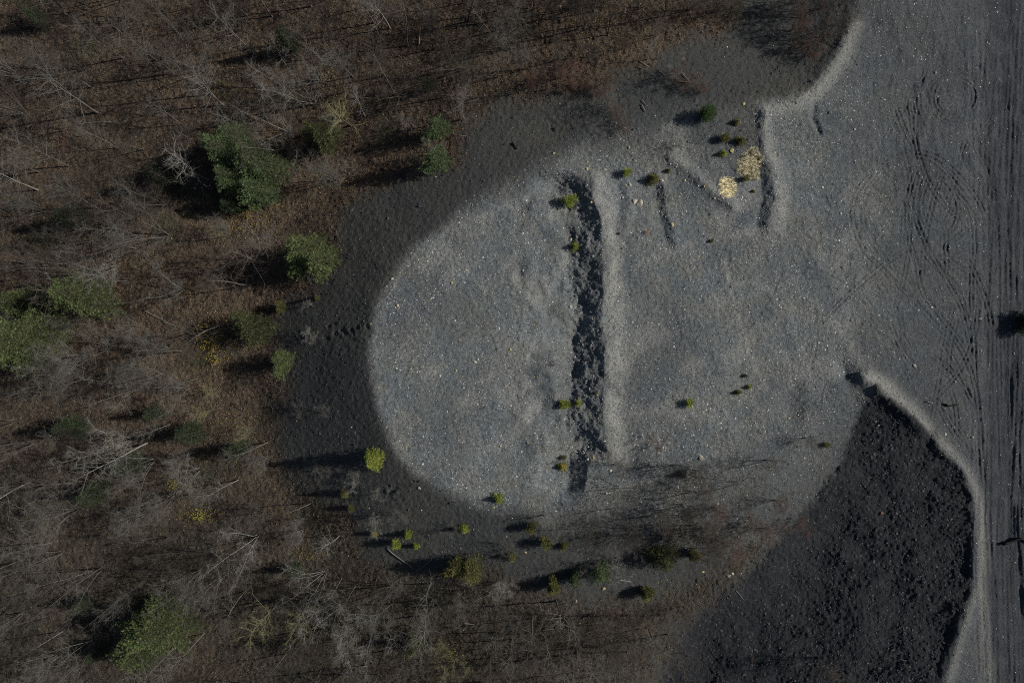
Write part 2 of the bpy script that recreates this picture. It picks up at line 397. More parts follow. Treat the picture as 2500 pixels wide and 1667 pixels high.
# ------------------------------------------------------------------ mesh helpers
def link(o, parent=None):
    COL.objects.link(o)
    if parent is not None: o.parent = parent
    return o
def mk_mesh(name, V, F, mat=None, tint=None, smooth=False):
    """V (n,3); F (m,k) array of one face size"""
    me = bpy.data.meshes.new(name)
    V = np.asarray(V, np.float32); F = np.asarray(F, np.int32)
    me.vertices.add(len(V)); me.vertices.foreach_set('co', V.ravel())
    k = F.shape[1]
    me.loops.add(F.size); me.loops.foreach_set('vertex_index', F.ravel())
    me.polygons.add(len(F)); me.polygons.foreach_set('loop_start', np.arange(0, F.size, k, dtype=np.int32))
    if tint is not None:
        a = me.color_attributes.new('tint', 'FLOAT_COLOR', 'POINT')
        c = np.ones((len(V), 4), np.float32); c[:, :3] = tint
        a.data.foreach_set('color', c.ravel())
    if smooth: me.polygons.foreach_set('use_smooth', np.ones(len(F), bool))
    me.update(); me.validate()
    if mat: me.materials.append(mat)
    return me
def tag(o, label=None, cat=None, group=None, kind=None):
    if label: o['label'] = label
    if cat: o['category'] = cat
    if group: o['group'] = group
    if kind: o['kind'] = kind
    return o
def join_polys(parts):
    V = []; F = []; n = 0
    for v, f in parts:
        V.append(v); F.append(np.asarray(f)+n); n += len(v)
    return np.vstack(V), np.vstack(F)
def tube(P, R, sides):
    """tapered tube along P; quads"""
    P = np.asarray(P, float); R = np.asarray(R, float); n = len(P)
    T = np.gradient(P, axis=0); T /= np.linalg.norm(T, axis=1)[:, None]+1e-9
    ref = np.array([0.31, 0.77, 0.55]); 
    A = np.cross(T, ref); A /= np.linalg.norm(A, axis=1)[:, None]+1e-9
    B = np.cross(T, A)
    a = np.linspace(0, 2*math.pi, sides, endpoint=False)
    V = (P[:, None]+R[:, None, None]*(np.cos(a)[None, :, None]*A[:, None]+np.sin(a)[None, :, None]*B[:, None])).reshape(-1, 3)
    F = []
    for i in range(n-1):
        for j in range(sides):
            k = (j+1) % sides
            F.append((i*sides+j, i*sides+k, (i+1)*sides+k, (i+1)*sides+j))
    return V, F
def spikes(P0, P1, r):
    """three-sided tapered twigs; returns V, tri F"""
    n = len(P0); D = P1-P0; D = D/(np.linalg.norm(D, axis=1)[:, None]+1e-9)
    A = np.cross(D, np.array([.3, .5, .81])); A /= np.linalg.norm(A, axis=1)[:, None]+1e-9
    B = np.cross(D, A); r = np.broadcast_to(np.asarray(r, float), (n,))[:, None]
    V = np.stack([P0+r*A, P0+r*(-.5*A+.866*B), P0+r*(-.5*A-.866*B), P1], 1).reshape(-1, 3)
    i = np.arange(n)[:, None]*4
    F = np.concatenate([i+np.array([[0, 1, 3]]), i+np.array([[1, 2, 3]]), i+np.array([[2, 0, 3]])], 0)
    return V, F
def quad_to_tri(F):
    F = np.asarray(F); return np.concatenate([F[:, [0, 1, 2]], F[:, [0, 2, 3]]], 0)

# ------------------------------------------------------------------ terrain: one height field cut into its four kinds of ground
def axis(lo, hi, step, out):
    a = list(np.arange(lo, hi+.01, step)); s = step; x = a[0]; left = []
    while x > lo-out: s *= 1.16; x -= s; left.append(x)
    s = step; x = a[-1]; right = []
    while x < hi+out: s *= 1.16; x += s; right.append(x)
    return np.array(left[::-1]+a+right, np.float32)
gx = axis(-12, 2512, 2.62, 9000); gy = axis(-12, 1680, 2.62, 9000)
GXm, GYm = np.meshgrid(gx, gy)
Z = height(GXm, GYm)
woods, coarse, topm, road, dAm, dBm = masks(GXm, GYm)
far = np.maximum(np.maximum(-GXm-300, GXm-2800), np.maximum(-GYm-300, GYm-1967))
Z = np.where(far > 0, Z*1.0+8*sm(0, 6000, far)*fbm(GXm, GYm, 2500, 2, 4), Z)
XW, YW = world(GXm, GYm, Z)
H_, W_ = GXm.shape
idx = np.arange(H_*W_).reshape(H_, W_)
quads = np.stack([idx[1:, :-1], idx[1:, 1:], idx[:-1, 1:], idx[:-1, :-1]], -1).reshape(-1, 4)
# dust = pale floor fines, plus sunlight painted on sun-facing crest strips
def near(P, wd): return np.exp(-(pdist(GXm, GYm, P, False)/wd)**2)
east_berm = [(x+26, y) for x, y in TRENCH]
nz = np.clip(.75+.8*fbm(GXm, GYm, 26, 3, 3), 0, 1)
dust_sun = .85*near(east_berm, 24)*nz
dust_sun = np.maximum(dust_sun, .62*near([(1862,300),(1868,350)], 20)*nz)
dust_sun = np.maximum(dust_sun, .62*near([(1893,385),(1900,440),(1912,480),(1902,560)], 17)*nz)
dust_sun = np.maximum(dust_sun, .45*near([(1640,385),(1740,465),(1800,505)], 16)*nz)
dust_sun = np.maximum(dust_sun, .75*near([(2088,60),(2050,150),(1995,224),(1930,256),(1860,268)], 21))
dust_sun = np.maximum(dust_sun, .95*near([(2118,918),(2160,940),(2205,985),(2262,1045)], 19))
dust_sun = np.maximum(dust_sun, .75*near([(2290,1070),(2360,1150),(2394,1230),(2400,1340),(2396,1440),(2420,1667)], 14)*(1-.0*GXm))
dust_sun = np.maximum(dust_sun, .55*near([(2385,1440),(2350,1540),(2310,1680)], 11))
dust_sun = np.maximum(dust_sun, .30*near([(2478,650),(2440,690),(2430,740)], 26)*nz)
dust_sun = np.maximum(dust_sun, .42*sm(0.0, .55, fbm(GXm+.5*GYm, GYm-.2*GXm, 75, 4, 2))*sm(0, 30, np.maximum(dAm, dBm))*(1-road)*(GXm < 2150))
warm = np.clip(1.05-sm(700, 1500, GYm)*.75-sm(300, -200, GXm)*.15+.3*fbm(GXm, GYm, 150, 3, 6), 0, 1)  # litter greyer and darker to the lower left: corner falloff put into its colour
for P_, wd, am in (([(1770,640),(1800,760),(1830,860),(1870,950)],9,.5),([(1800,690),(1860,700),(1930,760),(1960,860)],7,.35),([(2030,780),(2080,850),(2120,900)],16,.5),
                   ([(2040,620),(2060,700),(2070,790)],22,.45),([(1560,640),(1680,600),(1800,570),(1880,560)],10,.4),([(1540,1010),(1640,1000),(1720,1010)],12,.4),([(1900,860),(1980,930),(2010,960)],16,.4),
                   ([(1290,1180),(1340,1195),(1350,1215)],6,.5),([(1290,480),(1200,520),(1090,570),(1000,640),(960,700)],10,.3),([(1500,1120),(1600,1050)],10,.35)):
    dust_sun = np.maximum(dust_sun, am*near(curve(P_, 20), wd)*nz)
dust_sun *= (1-coarse)*(1-woods)
mark = np.clip(samp(tf, GXm, GYm)*2.6, 0, 1)*(1-coarse)
qc = lambda a: a.reshape(-1)[quads].mean(1)
cls = np.zeros(len(quads), int)
cls[qc(woods) > .5] = 1
cls[(cls == 0) & (qc(coarse) > .5)] = 2
cls[(cls == 0) & (qc(road) > .5) & (qc(GXm) > 2380+7*qc(fbm(GXm, GYm, 50, 2, 2)))] = 3
co = np.stack([XW, YW, Z], -1).reshape(-1, 3)
info = [('slag_heap', 'flat-topped grey slag heap of fine gravel with dark sloping sides', 'slag heap'),
        ('woodland_floor', 'brown leaf-littered woodland floor under the bare trees', 'ground'),
        ('coarse_slag_slope', 'almost black slope of coarse slag lumps below the haul road', 'slope'),
        ('dirt_road', 'rutted blue-grey dirt haul road running down the right edge', 'road')]
for k, (nm, lab, cat) in enumerate(info):
    q = quads[cls == k]; u, inv = np.unique(q, return_inverse=True)
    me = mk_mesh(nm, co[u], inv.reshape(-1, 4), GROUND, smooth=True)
    for an, arr in (('woods', woods), ('coarse', coarse), ('top', topm), ('road', road), ('dust_sun', dust_sun), ('warm', warm), ('mark', mark)):
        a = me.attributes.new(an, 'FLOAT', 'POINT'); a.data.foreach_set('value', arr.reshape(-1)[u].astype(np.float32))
    tag(link(bpy.data.objects.new(nm, me)), lab, cat, kind='structure')

# ------------------------------------------------------------------ loose stones (stuff)
def scatter(n, dens, box=(-20, 2520, -20, 1690), seed=1):
    r = np.random.default_rng(seed); X = []; tot = 0
    while tot < n:
        x = r.uniform(box[0], box[1], n*2).astype(np.float32); y = r.uniform(box[2], box[3], n*2).astype(np.float32)
        k = r.random(n*2) < dens(x, y); X.append(np.stack([x[k], y[k]], 1)); tot += k.sum()
        if len(X) > 40: break
    return np.vstack(X)[:n], r
OCT = np.array([[1, 0, 0], [0, 1, 0], [-1, 0, 0], [0, -1, 0], [0, 0, 1]], float)
OF = np.array([[0, 1, 4], [1, 2, 4], [2, 3, 4], [3, 0, 4]])
def stones(name, P, r, rad, tints, label, cat, squash=.7, lift=0.15):
    n = len(P); z = height(P[:, 0], P[:, 1]); X, Y = world(P[:, 0], P[:, 1], z)
    a = r.uniform(0, 6.28, n); s = np.stack([rad*r.uniform(.7, 1.3, n), rad*r.uniform(.6, 1.1, n), rad*r.uniform(.5, 1.1, n)*squash], 1)
    V = OCT[None]*s[:, None]; V = V*(1+.35*(r.random((n, 5, 1))-.5))
    c, si = np.cos(a)[:, None], np.sin(a)[:, None]
    V = np.stack([V[:, :, 0]*c-V[:, :, 1]*si, V[:, :, 0]*si+V[:, :, 1]*c, V[:, :, 2]], -1)
    V[:, 4, :2] += (r.random((n, 2))-.5)*rad[:, None]*.9
    V = V+np.stack([X, Y, z+rad*lift-.02], -1)[:, None]
    F = (np.arange(n)[:, None, None]*5+OF[None]).reshape(-1, 3)
    t = np.repeat(tints, 5, 0)
    me = mk_mesh(name, V.reshape(-1, 3), F, STUFFM, t)
    return tag(link(bpy.data.objects.new(name, me)), label, cat, kind='stuff')
def dens_top(x, y):
    w_, c_, t_, rd, _, _ = masks(x, y)
    cl = np.clip(.55+1.0*fbm(x, y, 55, 4, 5), .08, 1)
    return t_*(1-w_)*(1-c_)*cl*(1-.85*rd)*(1-.55*sm(2050, 2300, x))+.010*(1-w_)*(1-c_)
P, r = scatter(88000, dens_top, seed=4)
rad = np.clip(r.lognormal(math.log(.048), .42, len(P)), .02, .19)
g = r.lognormal(math.log(.27), .65, len(P)); g = np.clip(g, .04, .85)
t = np.stack([g*r.uniform(.95, 1.08, len(P)), g, g*r.uniform(.86, 1.08, len(P))], 1)
yl = r.random(len(P)) < .015; t[yl] = np.array([.5, .40, .17])
stones('gravel', P, r, rad, t, 'pale and grey gravel stones strewn over the flat slag heap', 'gravel')
def dens_slope(x, y):
    w_, c_, t_, rd, a, b_ = masks(x, y)
    u = x-side_x(y, TRENCH)
    tb = sm(-98, -80, u)*(1-sm(-12, 2, u))*sm(420, 460, y)*(1-sm(1210, 1240, y))
    return np.clip(c_*.9+(1-t_)*(1-w_)*(1-c_)*.35+tb*.8, 0, 1)
P, r = scatter(62000, dens_slope, seed=8)
_, c_, _, _, _, _ = masks(P[:, 0], P[:, 1])
rad = np.clip(r.lognormal(math.log(.044), .6, len(P))*(1+.05*c_), .025, .2)
g = np.clip(r.lognormal(math.log(.062), .7, len(P)), .012, .13)
t = np.stack([g, g*1.02, g*1.08], 1)
stones('slag_lumps', P, r, rad, t, 'dark slag lumps loose on the heap slopes and in the trench', 'slag lumps', .8)

# ------------------------------------------------------------------ leaf litter, yellow leaves, brush (stuff)
def dens_woods(x, y):
    w_ = masks(x, y)[0]; return w_
def leaves(name, P, r, size, tint, label, zoff=.03):
    n = len(P); z = height(P[:, 0], P[:, 1])+zoff+(r.random(n)*.08); X, Y = world(P[:, 0], P[:, 1], z)
    a = r.uniform(0, 6.28, n); d = np.stack([np.cos(a), np.sin(a), r.uniform(-.4, .4, n)], 1)
    e = np.stack([-np.sin(a), np.cos(a), r.uniform(-.4, .4, n)], 1)
    c = np.stack([X, Y, z], 1); s = size[:, None]
    up = np.array([0, 0, 1.0])*s*.35
    V = np.stack([c-d*s, c-e*s*.6+up, c+d*s, c+e*s*.6+up], 1).reshape(-1, 3)
    i = np.arange(n)[:, None]*4
    F = np.concatenate([i+np.array([[0, 1, 2]]), i+np.array([[0, 2, 3]])], 0)
    me = mk_mesh(name, V, F, LEAFM, np.repeat(tint, 4, 0))
    return tag(link(bpy.data.objects.new(name, me)), label, 'leaves', kind='stuff')
P, r = scatter(60000, dens_woods, seed=21)
wf = np.clip(1.05-sm(700, 1500, P[:, 1])*.6, .2, 1)
g = np.clip(r.lognormal(math.log(.085), .55, len(P)), .02, .30)
t = np.stack([g*1.0*(.6+.4*wf)+g*.26, g*.88, g*.62], 1)
leaves('leaf_litter', P, r, r.uniform(.06, .13, len(P)), t, 'brown dead leaves covering the woodland floor')
YC = [(600,540,60,26,420),(560,560,30,20,200),(525,845,26,34,360),(505,820,22,20,120),(520,790,36,18,120),(430,1178,12,14,90),(490,1255,30,9,170),(545,1080,60,50,120),
      (640,505,60,16,120),(690,330,30,12,60),(870,255,16,8,50),(820,440,40,16,80),(1015,60,50,10,120),(1430,60,40,20,90),(760,1355,26,8,90),(800,180,14,14,60),
      (1185,210,26,20,90),(1050,390,60,30,60),(330,640,60,20,120),(460,750,70,30,200),(560,1010,40,40,120),(1110,1600,26,26,80),(720,235,50,12,80),(420,860,60,40,80),
      (650,1190,60,60,80),(1240,1000,700,500,160),(1640,1450,40,20,50),(1560,330,60,100,10),(560,205,30,20,80)]
pp = []; r = np.random.default_rng(9)
for x, y, sx, sy, n in YC: pp.append(np.stack([r.normal(x, sx, n), r.normal(y, sy, n)], 1))
P = np.vstack(pp).astype(np.float32)
g = r.uniform(.25, .62, len(P)); t = np.stack([g, g*r.uniform(.62, .9, len(P)), g*.18], 1)
leaves('fallen_leaves', P, r, r.uniform(.045, .09, len(P)), t, 'bright yellow fallen leaves in patches under the trees', .12)
def dens_brush(x, y):
    w_ = masks(x, y)[0]
    return w_*np.clip(.35+1.2*fbm(x, y, 90, 3, 6), .04, 1)
P, r = scatter(34000, dens_brush, seed=31)
z = height(P[:, 0], P[:, 1]); X, Y = world(P[:, 0], P[:, 1], z)
c = np.stack([X, Y, z], 1); a = r.uniform(0, 6.28, len(P)); ln = r.uniform(.4, 1.7, len(P))
tilt = r.uniform(.15, 1.4, len(P))
d = np.stack([np.cos(a)*np.cos(tilt), np.sin(a)*np.cos(tilt), np.sin(tilt)], 1)*ln[:, None]
V, F = spikes(c, c+d, r.uniform(.010, .028, len(P)))
kind = r.random(len(P)); zone = fbm(P[:, 0], P[:, 1], 120, 3, 3)
g = r.uniform(.05, .17, len(P)); t = np.stack([g*1.1, g*.88, g*.75], 1)
rd = (zone > .32); t[rd] = np.stack([g[rd]*1.1, g[rd]*.6, g[rd]*.52], 1)
gr = kind < .08; t[gr] = np.stack([g[gr]*2.4, g[gr]*2.3, g[gr]*2.0], 1)
me = mk_mesh('undergrowth', V, F, TWIGM, np.repeat(t, 4, 0))
tag(link(bpy.data.objects.new('undergrowth', me)), 'tangled brown twiggy undergrowth on the woodland floor', 'undergrowth', kind='stuff')

# ------------------------------------------------------------------ bare trees
def rot_about(v, k, a):
    return v*math.cos(a)+np.cross(k, v)*math.sin(a)+k*(k@v)*(1-math.cos(a))
def bend_path(p, d, L, n, wob, up, r):
    P = [p.copy()]; st = L/n
    for i in range(n):
        d = d+r.normal(0, wob, 3)+np.array([0, 0, up]); d /= np.linalg.norm(d)
        p = p+d*st; P.append(p.copy())
    return np.array(P), d
def bare_tree(seed, h, kind):
    r = np.random.default_rng(seed); trunk = []; crown = []; sp0 = []; sp1 = []; spr = []
    def twigs(P, n, L, rr):
        for _ in range(n):
            t_ = r.uniform(.15, 1)*(len(P)-1.001); i = int(t_); q = P[i]+(P[i+1]-P[i])*(t_-i)
            dd = P[i+1]-P[i]; dd /= np.linalg.norm(dd)+1e-9
            v = dd*r.uniform(.3, 1)+r.normal(0, .62, 3)+np.array([0, 0, .22]); v /= np.linalg.norm(v)
            ll = L*r.uniform(.5, 1.3); e = q+v*ll
            sp0.append(q); sp1.append(e); spr.append(rr)
            for _ in range(2):
                m_ = q+v*ll*r.uniform(.3, .9); v2 = v+r.normal(0, .6, 3); v2 /= np.linalg.norm(v2)
                sp0.append(m_); sp1.append(m_+v2*ll*r.uniform(.3, .7)); spr.append(rr*.7)
    if kind == 'tall':
        stems = [(np.zeros(3), np.array([r.normal(0, .05), r.normal(0, .05), 1.0]), h, .0088*h, .03)]
    elif kind == 'fan':
        k = int(r.integers(4, 8)); stems = []
        for i in range(k):
            a = i*6.28/k+r.normal(0, .4); ti = r.uniform(.12, .45)
            stems.append((np.array([.12*math.cos(a), .12*math.sin(a), 0]), np.array([math.cos(a)*ti, math.sin(a)*ti, 1.0]), h*r.uniform(.75, 1), .0048*h, .06))
    else:
        k = int(r.integers(5, 9)); stems = []
        for i in range(k):
            a = i*6.28/k+r.normal(0, .4); ti = r.uniform(.25, 1.0)
            stems.append((np.array([.1*math.cos(a), .1*math.sin(a), 0]), np.array([math.cos(a)*ti, math.sin(a)*ti, 1.0]), h*r.uniform(.55, 1), .006*h, .09))
    for p, d, L, R, wob in stems:
        d = d/np.linalg.norm(d); n = 10 if kind != 'bush' else 5
        P, _ = bend_path(p, d, L*.95, n, wob, .02, r)
        P[0, 2] -= .4
        rad = np.linspace(R, R*.12, n+1); rad[0] *= 1.35
        trunk.append(tube(P, rad, 6 if kind == 'tall' else 4))
        nb = {'tall': 22, 'fan': 9, 'bush': 4}[kind]
        lo = {'tall': .32, 'fan': .3, 'bush': .25}[kind]
        for b_ in range(nb):
            f = lo+(.97-lo)*(b_+r.random())/nb; i = min(int(f*n), n-1); q = P[i]+(P[i+1]-P[i])*(f*n-i)
            az_ = b_*2.4+r.normal(0, .5); e_ = r.uniform(.25, .95)
            v = np.array([math.cos(az_), math.sin(az_), e_]); v /= np.linalg.norm(v)
            ll = L*{'tall': .30, 'fan': .24, 'bush': .45}[kind]*(1-.55*(f-lo)/(1-lo))*r.uniform(.6, 1.3)
            Q, _ = bend_path(q, v, ll, 5, .13, .05, r)
            r0 = R*.34*(1-.6*f)+.008
            crown.append(tube(Q, np.linspace(r0, .007, 6), 4))
            for s_ in range(4 if kind != 'bush' else 2):
                ff = r.uniform(.25, .9)*5; i2 = int(ff); q2 = Q[i2]+(Q[min(i2+1, 5)]-Q[i2])*(ff-i2)
                dv = Q[min(i2+1, 5)]-Q[i2]; dv /= np.linalg.norm(dv)+1e-9
                v2 = dv+r.normal(0, .65, 3); v2 /= np.linalg.norm(v2)
                Q2, _ = bend_path(q2, v2, ll*r.uniform(.3, .6), 3, .16, .06, r)
                crown.append(tube(Q2, np.linspace(r0*.5+.003, .006, 4), 3))
                twigs(Q2, 4 if kind != 'bush' else 5, .75 if kind != 'bush' else .45, .0075)
            twigs(Q, 8, .9 if kind != 'bush' else .5, .008)
        twigs(P[n//2:], 9, .8, .009)
    tv, tq = join_polys([(a, b) for a, b in trunk]); tt = quad_to_tri(tq)
    cv, cq = join_polys([(a, b) for a, b in crown]); ct = quad_to_tri(cq)
    sv, sf = spikes(np.array(sp0), np.array(sp1), np.array(spr))
    cv, ct = join_polys([(cv, ct), (sv, sf)])
    tm = mk_mesh('trunk', tv, tt, BARK['grey'], smooth=True); cm = mk_mesh('branches', cv, ct, BARK['grey'])
    return tm, cm
PROTO = {'tall': [bare_tree(100+i, 15, 'tall') for i in range(7)],
         'fan': [bare_tree(200+i, 12, 'fan') for i in range(5)],
         'bush': [bare_tree(300+i, 3.2, 'bush') for i in range(5)]}
BASEH = {'tall': 15., 'fan': 12., 'bush': 3.2}
PLACED = []          # (object, crown px, adjective set) for labels
def to_px(X, Y, z):
    k = PX*(CAMZ-z)/CAMZ; return CX+X/k, CY-Y/k
def place_bare(px, py, kind, h, bark, lean=None, name='bare_tree', cat='tree', group='bare trees in the woods', var=None):
    z = gz(px, py); X, Y = world(px, py, z)
    i = RND.randrange(len(PROTO[kind])) if var is None else var % len(PROTO[kind])
    tm, cm = PROTO[kind][i]; s = h/BASEH[kind]
    root = bpy.data.objects.new(name, None); root.empty_display_size = .3; link(root)
    root.location = (X, Y, z-.05)
    rz = RND.uniform(0, 6.28); tz = Matrix.Rotation(rz, 4, 'Z')
    if lean is None: lean = (RND.gauss(0, .05), RND.gauss(0, .05))
    ax = Vector((-lean[1], lean[0], 0)); an = ax.length
    M = (Matrix.Rotation(an, 4, ax.normalized()) if an > 1e-4 else Matrix()) @ tz
    root.rotation_euler = M.to_euler(); sw = s*RND.uniform(.9, 1.15); root.scale = (sw, sw, s)
    for nm, me, bk in (('trunk', tm, {'brown': 'grey', 'lichen': 'grey'}.get(bark, bark)), ('branches', cm, bark)):
        o = bpy.data.objects.new(nm, me); link(o, root)
        o.material_slots[0].link = 'OBJECT'; o.material_slots[0].material = BARK[bk]
    tip = Vector((X, Y, z))+M.to_3x3() @ Vector((0, 0, h*.6))
    tag(root, None, cat, group)
    PLACED.append((root, to_px(*tip), dict(kind=kind, bark=bark, h=h, name=name)))
    return root
